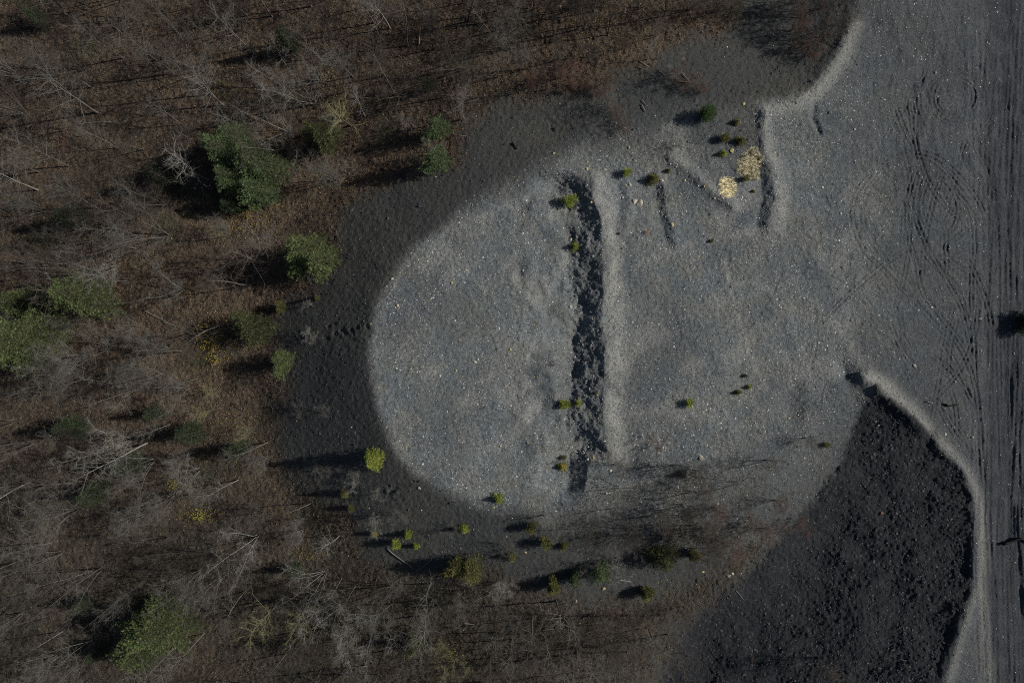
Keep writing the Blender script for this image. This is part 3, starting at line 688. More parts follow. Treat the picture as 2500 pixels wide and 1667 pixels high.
# prominent trees read off the photograph: base x, base y, kind, height, bark, lean (tan x, tan y)
BT = [(301,143,'tall',15,'grey'),(424,181,'tall',16,'grey'),(498,174,'fan',16,'grey'),(547,258,'tall',13,'pale'),(237,275,'tall',18,'grey'),(604,38,'tall',12,'brown'),
 (626,136,'tall',15,'grey'),(446,305,'tall',9,'grey'),(288,363,'tall',9,'grey'),(95,420,'tall',10,'grey'),(351,365,'tall',8,'brown'),(128,190,'fan',13,'grey'),
 (995,113,'tall',15,'brown'),(1059,122,'tall',12,'dark'),(1142,54,'tall',13,'dark'),(783,196,'tall',17,'brown'),(767,250,'fan',17,'pale'),(805,92,'tall',14,'dark'),
 (862,188,'tall',12,'grey'),(851,133,'tall',13,'dark'),(960,223,'tall',14,'brown'),(891,283,'tall',9,'pale'),(742,261,'tall',12,'pale'),(857,307,'tall',13,'lichen'),
 (1131,169,'fan',13,'brown'),(1191,57,'tall',12,'dark'),(995,234,'fan',10,'brown'),(702,321,'fan',13,'pale'),(665,41,'tall',12,'brown'),(1243,120,'fan',14,'grey'),
 (1320,49,'tall',11,'dark'),(1411,71,'tall',10,'brown'),(1482,87,'tall',11,'dark'),(1428,63,'tall',9,'dark'),(1580,147,'tall',6,'pale'),(1275,170,'fan',9,'grey'),
 (45,427,'tall',13,'grey'),(359,480,'tall',12,'grey'),(239,509,'tall',12,'grey'),(112,514,'fan',12,'grey'),(351,422,'tall',9,'brown'),(348,570,'fan',10,'grey'),
 (302,574,'tall',11,'grey'),(204,593,'fan',8,'grey'),(560,558,'fan',8,'grey'),(555,577,'tall',7,'lichen'),(446,706,'fan',11,'pale'),(313,686,'tall',8,'grey'),
 (346,795,'fan',8,'grey'),(68,784,'fan',11,'grey'),(190,786,'fan',11,'grey'),(163,643,'tall',11,'brown'),(452,803,'tall',9,'brown'),(333,575,'tall',10,'grey'),
 (223,623,'tall',9,'grey'),(332,607,'tall',11,'grey'),(272,846,'fan',12,'grey'),(444,858,'tall',12,'grey'),(411,851,'fan',10,'grey'),(196,907,'fan',13,'grey'),
 (351,899,'fan',12,'grey'),(269,921,'tall',11,'brown'),(327,951,'fan',10,'pale'),(460,945,'fan',13,'grey'),(482,925,'tall',8,'grey'),(195,1032,'tall',9,'grey'),
 (318,1074,'fan',13,'pale'),(359,1081,'tall',15,'pale'),(378,1122,'fan',9,'pale'),(414,1036,'tall',8,'pale'),(476,1106,'fan',9,'grey'),(117,1182,'fan',10,'grey'),
 (223,1179,'fan',11,'grey'),(190,1191,'fan',10,'grey'),(424,1206,'fan',12,'grey'),(533,953,'fan',5,'lichen'),(582,1171,'tall',10,'pale'),(539,994,'tall',7,'lichen'),
 (620,1046,'fan',6,'lichen'),(190,1243,'fan',14,'grey'),(351,1256,'fan',11,'grey'),(148,1349,'fan',13,'grey'),(245,1387,'fan',16,'grey'),(327,1440,'fan',11,'grey'),
 (484,1395,'fan',14,'grey'),(539,1410,'fan',12,'grey'),(599,1441,'tall',10,'grey'),(628,1308,'fan',13,'pale'),(229,1564,'fan',12,'grey'),(54,1498,'fan',12,'grey'),
 (498,1545,'tall',13,'grey'),(427,1580,'tall',14,'grey'),(413,1349,'fan',8,'grey'),(125,1324,'tall',11,'grey'),(741,1293,'fan',6,'pale'),(742,1263,'fan',6,'pale'),
 (847,1474,'fan',13,'pale'),(692,1458,'tall',13,'lichen'),(764,1447,'tall',12,'lichen'),(834,1411,'tall',7,'pale'),(957,1474,'tall',9,'pale'),(908,1478,'fan',8,'pale'),
 (922,1501,'fan',13,'pale'),(1039,1501,'tall',12,'pale'),(1055,1463,'tall',10,'grey'),(927,1259,'fan',7,'pale'),(985,1256,'fan',5,'grey'),(828,1307,'tall',9,'pale'),
 (868,1556,'fan',9,'grey'),(892,1624,'fan',9,'grey'),(783,1635,'tall',10,'grey'),(699,1594,'tall',8,'brown'),(1107,1615,'fan',7,'lichen'),(1210,1542,'tall',9,'grey'),
 (1083,1564,'fan',6,'lichen'),(1134,1441,'fan',9,'grey'),(1104,1474,'fan',8,'grey'),(1202,1447,'fan',9,'grey'),(1300,1509,'tall',13,'grey'),(1284,1471,'tall',10,'grey'),
 (1357,1466,'tall',13,'grey'),(1485,1501,'fan',11,'grey'),(1580,1531,'tall',12,'grey'),(1441,1577,'tall',12,'grey'),(1477,1577,'tall',11,'grey'),(1629,1547,'tall',12,'brown'),
 (1452,1390,'fan',7,'grey'),(1498,1387,'bush',4.5,'pale'),(1262,1613,'tall',11,'brown'),(1327,1256,'fan',5,'pale'),(1599,1083,'bush',3.2,'red'),(1700,1150,'fan',6,'brown'),
 (1806,1178,'fan',6,'brown'),(1684,1200,'fan',7,'brown'),(1963,1068,'fan',5,'brown'),(1999,1605,'fan',9,'brown'),(1942,1275,'bush',3.5,'red'),(1630,1225,'fan',6,'brown'),
 (1590,1260,'tall',6,'brown'),(1710,1290,'fan',8,'brown'),(1855,1290,'fan',6,'red'),(1830,1270,'bush',4,'red'),(1780,1330,'bush',4,'red'),(1690,1340,'fan',7,'brown'),
 (1500,1240,'tall',5,'brown'),(1440,1290,'bush',4,'brown'),(1520,1310,'fan',5,'brown'),(1640,1300,'bush',4,'red'),(1750,1240,'bush',3,'red'),(1400,1290,'tall',5,'grey'),
 (1490,255,'fan',5,'pale'),(1488,195,'fan',6,'brown'),(1500,275,'bush',3,'red'),(1520,310,'bush',2.6,'red'),(1465,215,'bush',4,'red'),(1400,205,'bush',4.5,'red'),
 (1640,180,'fan',5,'pale'),(1660,200,'bush',3.5,'red'),(1690,210,'bush',3.2,'red'),(1710,225,'bush',2.4,'red'),(1620,200,'fan',5,'brown'),(1640,360,'bush',2,'brown'),
 (1960,45,'fan',9,'brown'),(2010,20,'fan',10,'brown'),(1930,75,'fan',8,'red'),(1985,85,'fan',8,'brown'),(1950,115,'bush',5,'red'),(2035,60,'fan',8,'brown'),
 (1900,30,'bush',5,'brown'),(1975,130,'bush',4,'red'),(2050,15,'fan',7,'dark'),(2020,90,'bush',5,'brown'),(1870,10,'fan',8,'brown'),(1930,10,'fan',9,'dark'),
 (1578,567,'bush',.9,'orange'),(1352,890,'bush',1.0,'red'),(755,745,'bush',2.2,'pale'),(760,820,'bush',2.4,'pale'),(790,1000,'bush',2.5,'grey'),(870,1160,'bush',2.2,'pale'),
 (865,1185,'bush',2.4,'pale'),(925,1205,'bush',2.4,'pale'),(790,1140,'bush',3,'grey'),(735,1000,'bush',2.5,'grey'),(700,880,'bush',2.5,'grey'),(1110,1290,'bush',2.6,'grey'),
 (1070,375,'fan',6,'pale'),(770,660,'bush',3,'pale'),(1240,1335,'bush',3.5,'grey'),(1220,1420,'fan',6,'pale'),(1240,1420,'bush',3,'pale'),(1140,1405,'bush',3,'pale'),(1698,1307,'fan',6.3,'dark'),(1665,1231,'fan',6.3,'dark'),(1685,1281,'fan',5.3,'dark'),(1539,1304,'fan',5.7,'dark'),(1682,1170,'fan',4.7,'brown'),(1682,1256,'fan',5.3,'dark'),(1642,1135,'fan',5.9,'dark'),(1739,1238,'fan',4.5,'red'),(1616,1246,'fan',5.3,'brown'),(1531,1290,'fan',5.1,'dark'),(1512,1190,'fan',6.3,'brown'),(1870,1124,'fan',5.8,'brown'),(1890,1221,'fan',4.5,'red'),(1500,1134,'fan',5.0,'brown'),
 (1300,25,'tall',13,'dark'),(1350,90,'tall',11,'dark'),(1265,65,'tall',14,'brown'),(1385,25,'fan',12,'dark'),(1450,30,'tall',12,'brown'),(1530,60,'tall',9,'dark'),(1560,20,'fan',10,'brown'),(1620,40,'tall',9,'dark'),(1680,25,'fan',9,'brown'),(1350,150,'tall',9,'brown'),(1430,140,'fan',7,'brown'),(1520,120,'fan',6,'red'),(1740,30,'fan',8,'brown'),(1300,215,'fan',6,'red'),(1370,190,'fan',6,'red'),(1215,190,'tall',10,'brown'),(1170,240,'fan',8,'brown'),(1080,240,'tall',10,'dark'),(1790,20,'fan',7,'brown'),(1600,90,'fan',7,'brown'),(1330,1560,'tall',12,'grey'),(1370,1600,'tall',12,'grey'),(1400,1530,'tall',12,'grey'),(1530,1590,'tall',11,'grey'),(1500,1560,'fan',9,'brown'),(1560,1560,'fan',8,'grey'),(1310,1600,'fan',9,'grey'),(1440,1500,'fan',9,'brown'),(1530,1500,'fan',8,'brown'),(1610,1500,'fan',7,'grey'),(1400,1640,'tall',11,'grey'),(1590,1620,'fan',8,'grey'),(1500,1640,'tall',10,'brown'),(1250,1560,'tall',11,'grey'),(1660,1480,'fan',6,'brown')]
for i, e in enumerate(BT):
    x, y, k, h, bk = e
    if 1490 < x < 1900 and 1080 < y < 1350 and k != 'bush': h *= 1.3
    ln = None
    if y > 900 and x < 900 and k != 'bush': ln = (-.10+RND.gauss(0, .05), -.10+RND.gauss(0, .05))
    small = k == 'bush' or h <= 6
    place_bare(x, y, k, h, bk, ln, name='bare_shrub' if small else 'bare_tree', cat='shrub' if small else 'tree',
               group='leafless shrubs on and around the slag' if small else 'bare trees in the woods', var=i)
n_named = len(PLACED)
# the rest of the wood
pts = [(e[0], e[1]) for e in BT]
tries = 0
while sum(1 for p in PLACED if p[2]['name'] == 'bare_tree') < 298 and tries < 9000:
    tries += 1
    x = RND.uniform(-30, 1650); y = RND.uniform(-30, 1740)
    if (x > 900 and 420 < y < 1250): continue
    if x > 1200 and y < 300 and RND.random() < .55: continue
    wm = masks(np.array([x], np.float32), np.array([y], np.float32))[0][0]
    if wm < .6: continue
    if min((x-a)**2+(y-b)**2 for a, b in pts) < 33**2: continue
    pts.append((x, y))
    low = y > 650
    k = 'fan' if RND.random() < (.6 if low else .3) else 'tall'
    bk = RND.choices(['grey', 'brown', 'dark', 'pale', 'lichen'], [5, 5, 2, 1.2, .12] if y > 400 else [4, 6, 3, 1, 0])[0]
    h = RND.uniform(6, 13) if y > 1100 or x > 700 else RND.uniform(8, 16)
    ln = (-.08+RND.gauss(0, .06), -.09+RND.gauss(0, .06)) if low and x < 900 else None
    place_bare(x, y, k, h, bk, ln)

# ------------------------------------------------------------------ conifers
def conifer_meshes(seed, h, R, style, padL, n_az=9, dz=.42, flat=.0, lobes=0.25):
    """trunk plus whorls of boughs carrying folded needle sprays"""
    r = np.random.default_rng(seed); C = []; D = []; Lg = []; T = []; boughs = []
    ph = r.uniform(0, 6.28, 4)
    nz_ = max(4, int(h*.92/dz))
    for k in range(nz_):
        f = k/(nz_-1); z0 = h*(.10+.88*f)
        if style == 'spike': prof = (1-f)**.85
        elif style == 'dome': prof = math.sqrt(max(0, 1-(max(0, f-.12)/.88)**2))*(.75+.25*min(1, f*5))
        else: prof = (1-f**1.8)**.8*(.7+.3*min(1, f*4))
        na = max(4, int(n_az*(.55+.45*prof)))
        for a_i in range(na):
            a = a_i*6.28/na+k*1.1+r.normal(0, .18)
            lob = 1+lobes*(math.sin(2*a+ph[0])*.5+math.sin(3*a+ph[1])*.5+math.sin(5*a+ph[2]+k*.3)*.35)
            L = R*prof*lob*r.uniform(.72, 1.08)+.08*R
            droop = {'spike': -.12, 'dome': .10, 'pine': .12}[style]
            base = np.array([0, 0, z0]); d = np.array([math.cos(a), math.sin(a), droop+.35*f]); d /= np.linalg.norm(d)
            tip = base+d*L+np.array([0, 0, -.08*L if style == 'spike' else .05*L])
            boughs.append((base, tip))
            m = max(2, int(L/(padL*.55)))
            side = np.array([-math.sin(a), math.cos(a), 0])
            for j in range(m):
                g_ = (j+.7)/m
                p = base+(tip-base)*g_+np.array([0, 0, .10*L*math.sin(g_*3.1)*(.5 if style == 'spike' else 1)])
                wdt = (.30*L*(1-g_)+padL*.35)
                for sgn in ((-1, 1) if g_ > .2 else (1,)):
                    q = p+side*sgn*wdt*r.uniform(.1, .9)+r.normal(0, padL*.13, 3)
                    dd = d*r.uniform(.5, 1.1)+side*sgn*r.uniform(.2, .9)+np.array([0, 0, r.uniform(-.1, .55)])
                    C.append(q); D.append(dd/np.linalg.norm(dd)); Lg.append(padL*r.uniform(.6, 1.25)*(.75+.25*(1-f))); T.append(r.uniform(.4, 1.55)*(.9+.2*f))  # spray tint spread wide to paint in sunlit sprays and dark gaps
    C = np.array(C); D = np.array(D); Lg = np.array(Lg)[:, None]; n = len(C)
    Sd = np.cross(D, np.array([0, 0, 1.0])); Sd /= np.linalg.norm(Sd, axis=1)[:, None]+1e-9
    tw = r.normal(0, .5, (n, 1)); U = np.cross(Sd, D); Sd = Sd*np.cos(tw)+U*np.sin(tw)
    U = np.cross(Sd, D)
    w_ = Lg*.26
    # a spray: spine with two raised wings cut into a jagged outline (3 small blades)
    V = np.stack([C-D*Lg*.45, C+D*Lg*.62, C+Sd*w_*1.6+D*Lg*.28+U*w_*.5, C-Sd*w_*1.6+D*Lg*.28+U*w_*.5,
                  C+Sd*w_*.5-D*Lg*.05, C-Sd*w_*.5-D*Lg*.05], 1).reshape(-1, 3)
    i = np.arange(n)[:, None]*6
    F = np.concatenate([i+np.array([[4, 1, 5]]), i+np.array([[0, 2, 4]]), i+np.array([[0, 5, 3]])], 0)
    T = np.array(T)[:, None]*np.ones((1, 3)); T[:, 0] *= r.uniform(.85, 1.2, n); T[:, 2] *= r.uniform(.8, 1.1, n)
    b0 = np.array([b[0] for b in boughs]); b1 = np.array([b[1] for b in boughs])
    tv, tq = tube(np.array([[0, 0, -.5], [0, 0, h*.3], [0.02*h, 0, h*.65], [0, 0, h*.99]]), [h*.018+.02, h*.013+.015, h*.008+.01, .01], 6)
    bv, bf = spikes(b0, b1, np.clip(.004*h, .008, .05))
    tv, tf_ = join_polys([(tv, quad_to_tri(tq)), (bv, bf)])
    return tv, tf_, V, F, np.repeat(T, 6, 0)
CON_GROUP = {'spruce_tree': 'evergreen trees of the woods', 'pine_tree': 'evergreen trees of the woods',
             'young_spruce': 'young conifers growing on the slag'}
SMALLP = {}
def place_conifer(px, py, rpx, h, style, needle, name, label, seed, at_crown=True, lean=(0, 0), padL=None, lobes=.25, share=None):
    zc = gz(px, py)+(h*.55 if at_crown else 0)
    X, Y = world(px, py, zc)
    z = float(gzw(np.array([X]), np.array([Y]))[0])
    R = rpx*PX*(CAMZ-zc)/CAMZ
    root = bpy.data.objects.new(name, None); link(root); root.location = (X, Y, z)
    root.rotation_euler = (-lean[1], lean[0], RND.uniform(0, 6.28) if share else 0)
    if share is not None:
        if share not in SMALLP:
            SMALLP[share] = conifer_meshes(seed, 1.0*1.7, 1.0, style, .28, 12, .11, lobes=.3)
            tv, tf_, V, F, T = SMALLP[share]
            SMALLP[share] = (mk_mesh('trunk', tv, tf_, BARK['brown']), mk_mesh('needles', V, F, NEEDLE[needle], T))
        tm, cm = SMALLP[share]; root.scale = (R, R, h/1.7)
    else:
        tv, tf_, V, F, T = conifer_meshes(seed, h, R, style, padL or .55, lobes=lobes, n_az=13 if R > 2 else 15, dz=.33 if h > 4 else h/24)
        tm = mk_mesh('trunk', tv, tf_, BARK['brown']); cm = mk_mesh('needles', V, F, NEEDLE[needle], T)
    link(bpy.data.objects.new('trunk', tm), root)
    c = link(bpy.data.objects.new('needles', cm), root)
    c.material_slots[0].link = 'OBJECT'; c.material_slots[0].material = NEEDLE[needle]
    cat = 'shrub' if name == 'evergreen_shrub' else 'tree'
    tag(root, label, cat, CON_GROUP.get(name))
    return root
BIG = [
 (562,432,38,11,'pine','spruce','spruce_tree','lower left crown of the broad dark spruce clump, mostly shaded',51),
 (545,372,54,12,'pine','spruce','spruce_tree','left and darkest top of the broad three-part spruce clump',1),
 (622,395,66,12,'pine','spruce','spruce_tree','widest of the three crowns in the broad dark spruce clump',2),
 (625,465,44,10,'pine','spruce','spruce_tree','lower crown of the broad spruce clump, tapering downward in the picture',3),
 (570,335,38,10,'pine','spruce','spruce_tree','small upper crown of the broad dark spruce clump',33),
 (742,618,58,9,'pine','pine','pine_tree','round yellow-green pine beside the dark slag slope, left crown',4),
 (783,640,42,9,'pine','pine','pine_tree','brighter green pine crown touching the slag, right of the round pine',5),
 (195,720,66,14,'pine','pine','pine_tree','feathery olive pine with a jet black shadow on its left',6),
 (45,835,88,16,'pine','pine','pine_tree','huge dense pine cut off by the left edge of the picture',7),
 (35,740,44,12,'pine','pine','pine_tree','smaller pine above the huge left-edge pine, half under bare branches',8),
 (1068,312,34,6,'pine','spruce','spruce_tree','upper green crown of the pair near the slag heap\'s northern edge',9),
 (1067,390,38,6.5,'pine','spruce','spruce_tree','lower, brighter crown of the pair near the slag heap\'s northern edge',10),
 (385,1530,84,12,'pine','pine','pine_tree','big spiky olive pine at lower left beside a black shadow',11),
 (335,1595,50,9,'pine','pine','pine_tree','dimmer pine hugging the lower left side of the spiky pine',12),
 (692,885,30,5,'dome','pine','pine_tree','low bushy green pine on the edge of the slag slope',13),
 (168,1045,34,8,'pine','dark','spruce_tree','round dark spruce half ringed by bare branches in the left woods',14),
 (458,1058,30,8,'pine','dark','spruce_tree','dark little spruce with a black left side in the left woods',15),
 (308,1135,34,8,'pine','dark','spruce_tree','dark spruce under pale leaning trunks in the lower left woods',16),
 (225,1205,32,8,'pine','dark','spruce_tree','dim spruce just below a fan of bare stems, lower left woods',17),
 (372,1010,20,6,'pine','dark','spruce_tree','tiny dark green spruce between fallen branches, mid left woods',18),
 (172,528,32,8,'pine','dark','spruce_tree','dim green spruce with a black patch on its left, upper left woods',19),
 (392,432,34,8,'pine','black','spruce_tree','almost black spruce standing left of the broad spruce clump',20),
 (618,800,52,8,'pine','dim','pine_tree','thin olive pine with see-through crown at the woods\' edge',21),
 (575,1100,28,7,'pine','dark','spruce_tree','dim spruce left of the slag slope under thin grey stems',22),
 (785,330,44,8,'pine','dim','pine_tree','faint olive pine right of the broad spruce clump',23),
 (720,1395,20,5,'pine','dark','spruce_tree','small dark spruce in the bottom woods beside a yellow leaf patch',24),
 (1152,1392,32,5,'dome','olive','pine_tree','larger right half of the olive pine pair below the heap',25),
 (1112,1385,26,4.5,'dome','olive','pine_tree','smaller left half of the olive pine pair below the heap',26),
 (1468,1398,26,4.5,'dome','spruce','spruce_tree','green spruce beside pale tufted twigs south of the heap',27),
 (1352,1432,18,3.5,'dome','olive','pine_tree','small olive pine crossed by a white leaning stem',28),
 (1402,1412,16,3.2,'dome','spruce','spruce_tree','little green spruce right of the stem-crossed olive pine',29),
 (1622,1368,42,6,'spike','dim','pine_tree','hazy olive pine with ragged shadow above the coarse slag',30),
 (1580,1448,16,3,'dome','olive','pine_tree','very small green pine near the start of the coarse slag',34),
 (1695,1355,14,3,'dome','olive','pine_tree','small dim pine right of the hazy olive pine',35),
 (910,1125,29,5.5,'spike','lime','pine_tree','bright lime-green pine with long black shadow on the heap\'s west slope',31),
 (2512,786,28,1.9,'dome','dark','pine_tree','compact black-looking pine cut off by the right edge, beside the haul road',32),
 (700,95,24,8,'pine','dark','spruce_tree','small green spruce under bare branches near the top edge',36),
 (235,1600,20,6,'pine','dark','spruce_tree','dim spruce near the bottom left corner',37),
 (1045,205,16,5,'pine','dark','spruce_tree','tiny green spruce in the woods north of the heap',38),
 (1015,1575,30,6,'pine','dim','pine_tree','hazy olive pine in the bottom woods below the pine pair',39),
 (75,30,20,8,'pine','dark','spruce_tree','dim green spruce tucked in the top left corner',40),
 (195,1480,20,6,'pine','dark','spruce_tree','small spruce left of the big spiky pine',41),
 (560,500,24,6,'pine','dark','spruce_tree','small dark spruce just below the broad spruce clump',42),
]
for (x, y, rp, h, st, nd, nm, lab, sd) in BIG:
    place_conifer(x, y, rp*1.0, h, st, nd, nm, lab, 1000+sd, padL=.50 if rp > 40 else (.40 if rp > 22 else .30),
                  lobes=.12 if nd == 'lime' else .42)
o = place_conifer(1729, 276, 23, 2.8, 'dome', 'shrub', 'evergreen_shrub', 'round dark green shrub casting a black shadow above the two straw patches', 1777, padL=.20, lobes=.05)
YOUNG = [
 (1391,490,17,1.9,'lime','lime conifer at the trench\'s north end beside a black shadow'),
 (1405,600,12,1.5,'lime','round lime conifer halfway down the upper trench, on its west lip'),
 (1800,297,10,1.0,'olive','little olive conifer lower right of the round dark shrub'),
 (1770,337,12,1.3,'olive','left one of the two conifers side by side above the straw'),
 (1811,342,14,1.4,'olive','right, bigger one of the two conifers side by side above the straw'),
 (1768,374,10,1.1,'lime','lime conifer left of a pale yellow stone, by the straw'),
 (1820,436,8,.9,'olive','tiny dark conifer at the lower corner of the large straw patch'),
 (1531,421,11,1.3,'lime','yellow-green conifer left of the dark bushy one, north floor'),
 (1596,435,17,1.6,'olive','bushy dark olive conifer on the northern floor of the heap'),
 (1633,416,7,.7,'olive','tiny conifer right of the bushy dark olive one'),
 (1379,987,13,1.6,'lime','lime conifer at the trench\'s west lip, lower half'),
 (1412,985,9,1.2,'lime','small conifer inside the trench right of a lime conifer'),
 (1373,1140,12,1.3,'yellow','yellowing conifer on the rim of the southern hollow, lower of two'),
 (1376,1117,7,.8,'olive','tiny conifer just above the yellowing one by the hollow'),
 (1684,984,11,1.1,'lime','lone lime conifer on the middle of the southern floor'),
 (1804,958,8,.9,'olive','left, darker of two small conifers on the southern floor'),
 (1830,945,7,.8,'lime','right, paler of two small conifers on the southern floor'),
 (2018,1086,8,.8,'olive','tiny dark conifer near the top of the coarse slag'),
 (1217,1219,14,1.6,'lime','lime conifer on the heap\'s south rim'),
 (840,1207,12,2.4,'olive','thin conifer on the west slope below the bright lime pine'),
 (858,1241,8,1.4,'olive','small conifer just below the thin one on the west slope'),
 (687,750,13,2.2,'olive','green conifer at the woods\' edge left of the slag slope'),
 (773,727,8,1.6,'olive','tiny conifer under the round pine, on the slag slope'),
 (995,1307,12,2.2,'lime','upper one of three conifers south-west of the heap'),
 (967,1327,12,2.0,'lime','left one of three conifers south-west of the heap'),
 (1016,1335,9,1.6,'lime','right and smallest of three conifers south-west of the heap'),
 (1133,1293,13,1.8,'lime','conifer next to bare twigs on the south slope'),
 (1298,1288,14,2.2,'olive','conifer on the south slope, upper left of its close neighbour'),
 (1333,1326,15,2.4,'olive','conifer on the south slope, lower right of its close neighbour'),
 (1378,1335,12,1.8,'olive','faint conifer right of two olive ones on the south slope'),
 (1668,1158,12,1.6,'dark','dark conifer amid black twig shadows on the south floor'),
 (915,1304,7,1.1,'yellow','tiny yellow conifer below pale birch twigs, south-west slope'),
 (1250,1360,14,2.0,'olive','dim conifer at the woods\' edge south of the heap'),
 (1512,570,4,.4,'olive','barely visible seedling beside the berm, upper half'),
 (1738,588,5,.5,'olive','seedling on the middle floor below the straw patches'),
 (1821,917,5,.5,'olive','seedling above two small conifers on the southern floor'),
 (1840,467,5,.5,'olive','seedling right of the small straw patch'),
 (1455,960,5,.5,'olive','seedling beside the berm\'s crest, lower half'),
]
for i, (x, y, rp, h, nd, lab) in enumerate(YOUNG):
    place_conifer(x, y, rp*1.05, h, 'spike' if i % 3 else 'dome', nd, 'young_spruce', lab, 2000+i, share='p%d' % (i % 7))

# ------------------------------------------------------------------ yellow-leaved bushes
def leafy_bush(px, py, rpx, h, n, col, label, seed):
    z = gz(px, py); X, Y = world(px, py, z); R = rpx*PX*(CAMZ-z)/CAMZ; r = np.random.default_rng(seed)
    root = bpy.data.objects.new('yellow_bush', None); link(root); root.location = (X, Y, z)
    k = 26; a = r.uniform(0, 6.28, k); rr = R*np.sqrt(r.random(k)); b0 = np.zeros((k, 3)); b1 = np.stack([rr*np.cos(a), rr*np.sin(a), h*r.uniform(.5, 1, k)], 1)
    V, F = spikes(b0, b1, .03); link(bpy.data.objects.new('stems', mk_mesh('stems', V, F, BARK['brown'])), root)
    t_ = r.random(n)[:, None]**.5; i = r.integers(0, k, n); c = b1[i]*t_+r.normal(0, .14, (n, 3)); c[:, 2] = np.abs(c[:, 2])
    d = r.normal(0, 1, (n, 3)); d /= np.linalg.norm(d, axis=1)[:, None]; e = np.cross(d, r.normal(0, 1, (n, 3))); e /= np.linalg.norm(e, axis=1)[:, None]
    s = r.uniform(.05, .10, (n, 1)); up = np.cross(d, e)*s*.3
    V = np.stack([c-d*s, c-e*s*.6+up, c+d*s, c+e*s*.6+up], 1).reshape(-1, 3); i = np.arange(n)[:, None]*4
    F = np.concatenate([i+np.array([[0, 1, 2]]), i+np.array([[0, 2, 3]])], 0)
    t = np.array(col)[None]*r.uniform(.6, 1.2, (n, 1))
    o = link(bpy.data.objects.new('leaves', mk_mesh('leaves', V, F, LEAFM, np.repeat(t, 4, 0))), root)
    tag(root, label, 'bush', 'yellow-leaved bushes in the woods')
for i, q in enumerate([(522,838,30,2.2,520,(.50,.38,.07),'large golden-yellow bush left of the thin olive pine'),
                       (500,812,18,1.6,160,(.48,.36,.07),'smaller golden bush upper left of the large golden one'),
                       (528,880,14,1.6,160,(.5,.38,.07),'small golden bush below the large golden one'),
                       (427,1178,12,1.4,170,(.45,.42,.08),'upper one of two yellow bushes in the lower left woods'),
                       (490,1254,24,1.3,330,(.48,.44,.09),'wide flat yellow bush in the lower left woods'),
                       (608,528,12,1.2,80,(.5,.35,.08),'thin yellow bush on a bright leaf patch below the broad spruce clump'),
                       (1107,1590,14,1.8,110,(.5,.44,.1),'sparse yellow bush near the bottom edge')]):
    leafy_bush(*q, 500+i)

# ------------------------------------------------------------------ straw patches
def straw(outline, n, label, seed):
    r = np.random.default_rng(seed); O = np.array(outline, np.float32); cx, cy = O.mean(0)
    zc = gz(cx, cy); X0, Y0 = world(cx, cy, zc)
    P = []
    while len(P) < n:
        q = np.stack([r.uniform(O[:, 0].min(), O[:, 0].max(), 4000), r.uniform(O[:, 1].min(), O[:, 1].max(), 4000)], 1).astype(np.float32)
        q = q[pdist(q[:, 0], q[:, 1], O) > -1+3.2*r.normal(0, 1, 4000)]; P.extend(q.tolist())
    P = np.array(P[:n], np.float32); z = height(P[:, 0], P[:, 1])+.03+.12*r.random(n)+.16*(fbm(P[:, 0], P[:, 1]*1.8, 7, 2, 3)+.3); X, Y = world(P[:, 0], P[:, 1], z)
    a = .25+.8*fbm(P[:, 0], P[:, 1], 18, 2, 5)+r.normal(0, .35, n)+np.where(r.random(n) < .5, math.pi, 0)
    tl = r.uniform(-.1, .5, n); ln = r.uniform(.18, .42, n)
    D = np.stack([np.cos(a)*np.cos(tl), np.sin(a)*np.cos(tl), np.sin(tl)], 1)*ln[:, None]; c = np.stack([X-X0, Y-Y0, z-zc], 1)
    V, F = spikes(c-D*.5, c+D*.5, r.uniform(.009, .018, n))
    b_ = np.clip(r.normal(1.1, .25, n)+1.0*fbm(P[:, 0], P[:, 1]*2.4, 9, 2, 1), .12, 1.35)[:, None]
    t = b_*np.array([1.0, .95, .78]); dk = r.random(n) < .12; t[dk] *= .25
    me = mk_mesh('straw_patch', V, F, STRAW, np.repeat(t, 4, 0))
    o = link(bpy.data.objects.new('straw_patch', me)); o.location = (X0, Y0, zc)
    tag(o, label, 'straw', 'patches of dry straw on the slag')
straw([(1818,378),(1842,358),(1852,375),(1855,385),(1866,384),(1857,392),(1852,410),(1850,440),(1836,438),(1822,428),(1800,416),(1801,404),(1808,392),(1812,384)],
      6500, 'larger, taller patch of pale dry straw on the slag', 1)
straw([(1762,437),(1778,432),(1792,440),(1799,456),(1792,474),(1780,483),(1764,478),(1757,466),(1755,450)], 3200, 'smaller, rounder patch of pale dry straw on the slag', 2)

# ------------------------------------------------------------------ single stones
ICO = None
def rock(px, py, rpx, mat, label, seed, flat=.6, two=False):
    r = np.random.default_rng(seed); z = gz(px, py); X, Y = world(px, py, z); R = rpx*PX
    import bmesh
    bm = bmesh.new(); bmesh.ops.create_icosphere(bm, subdivisions=2, radius=1)
    sx, sy = r.uniform(.8, 1.2), r.uniform(.7, 1.1); ph = r.uniform(0, 6, 3)
    cuts = [Vector(r.normal(0, 1, 3)).normalized() for _ in range(7)]
    for v in bm.verts:
        for c in cuts:
            dd = v.co.dot(c)-.62
            if dd > 0: v.co -= c*dd
        v.co = Vector((v.co.x*sx*R, v.co.y*sy*R, v.co.z*flat*R))
    me = bpy.data.meshes.new('stone'); bm.to_mesh(me); bm.free(); me.materials.append(mat)
    o = link(bpy.data.objects.new('stone', me)); o.location = (X, Y, z+R*flat*.25); o.rotation_euler = (0, 0, r.uniform(0, 6))
    tag(o, label, 'stone', 'single stones standing out on the slag'); return o
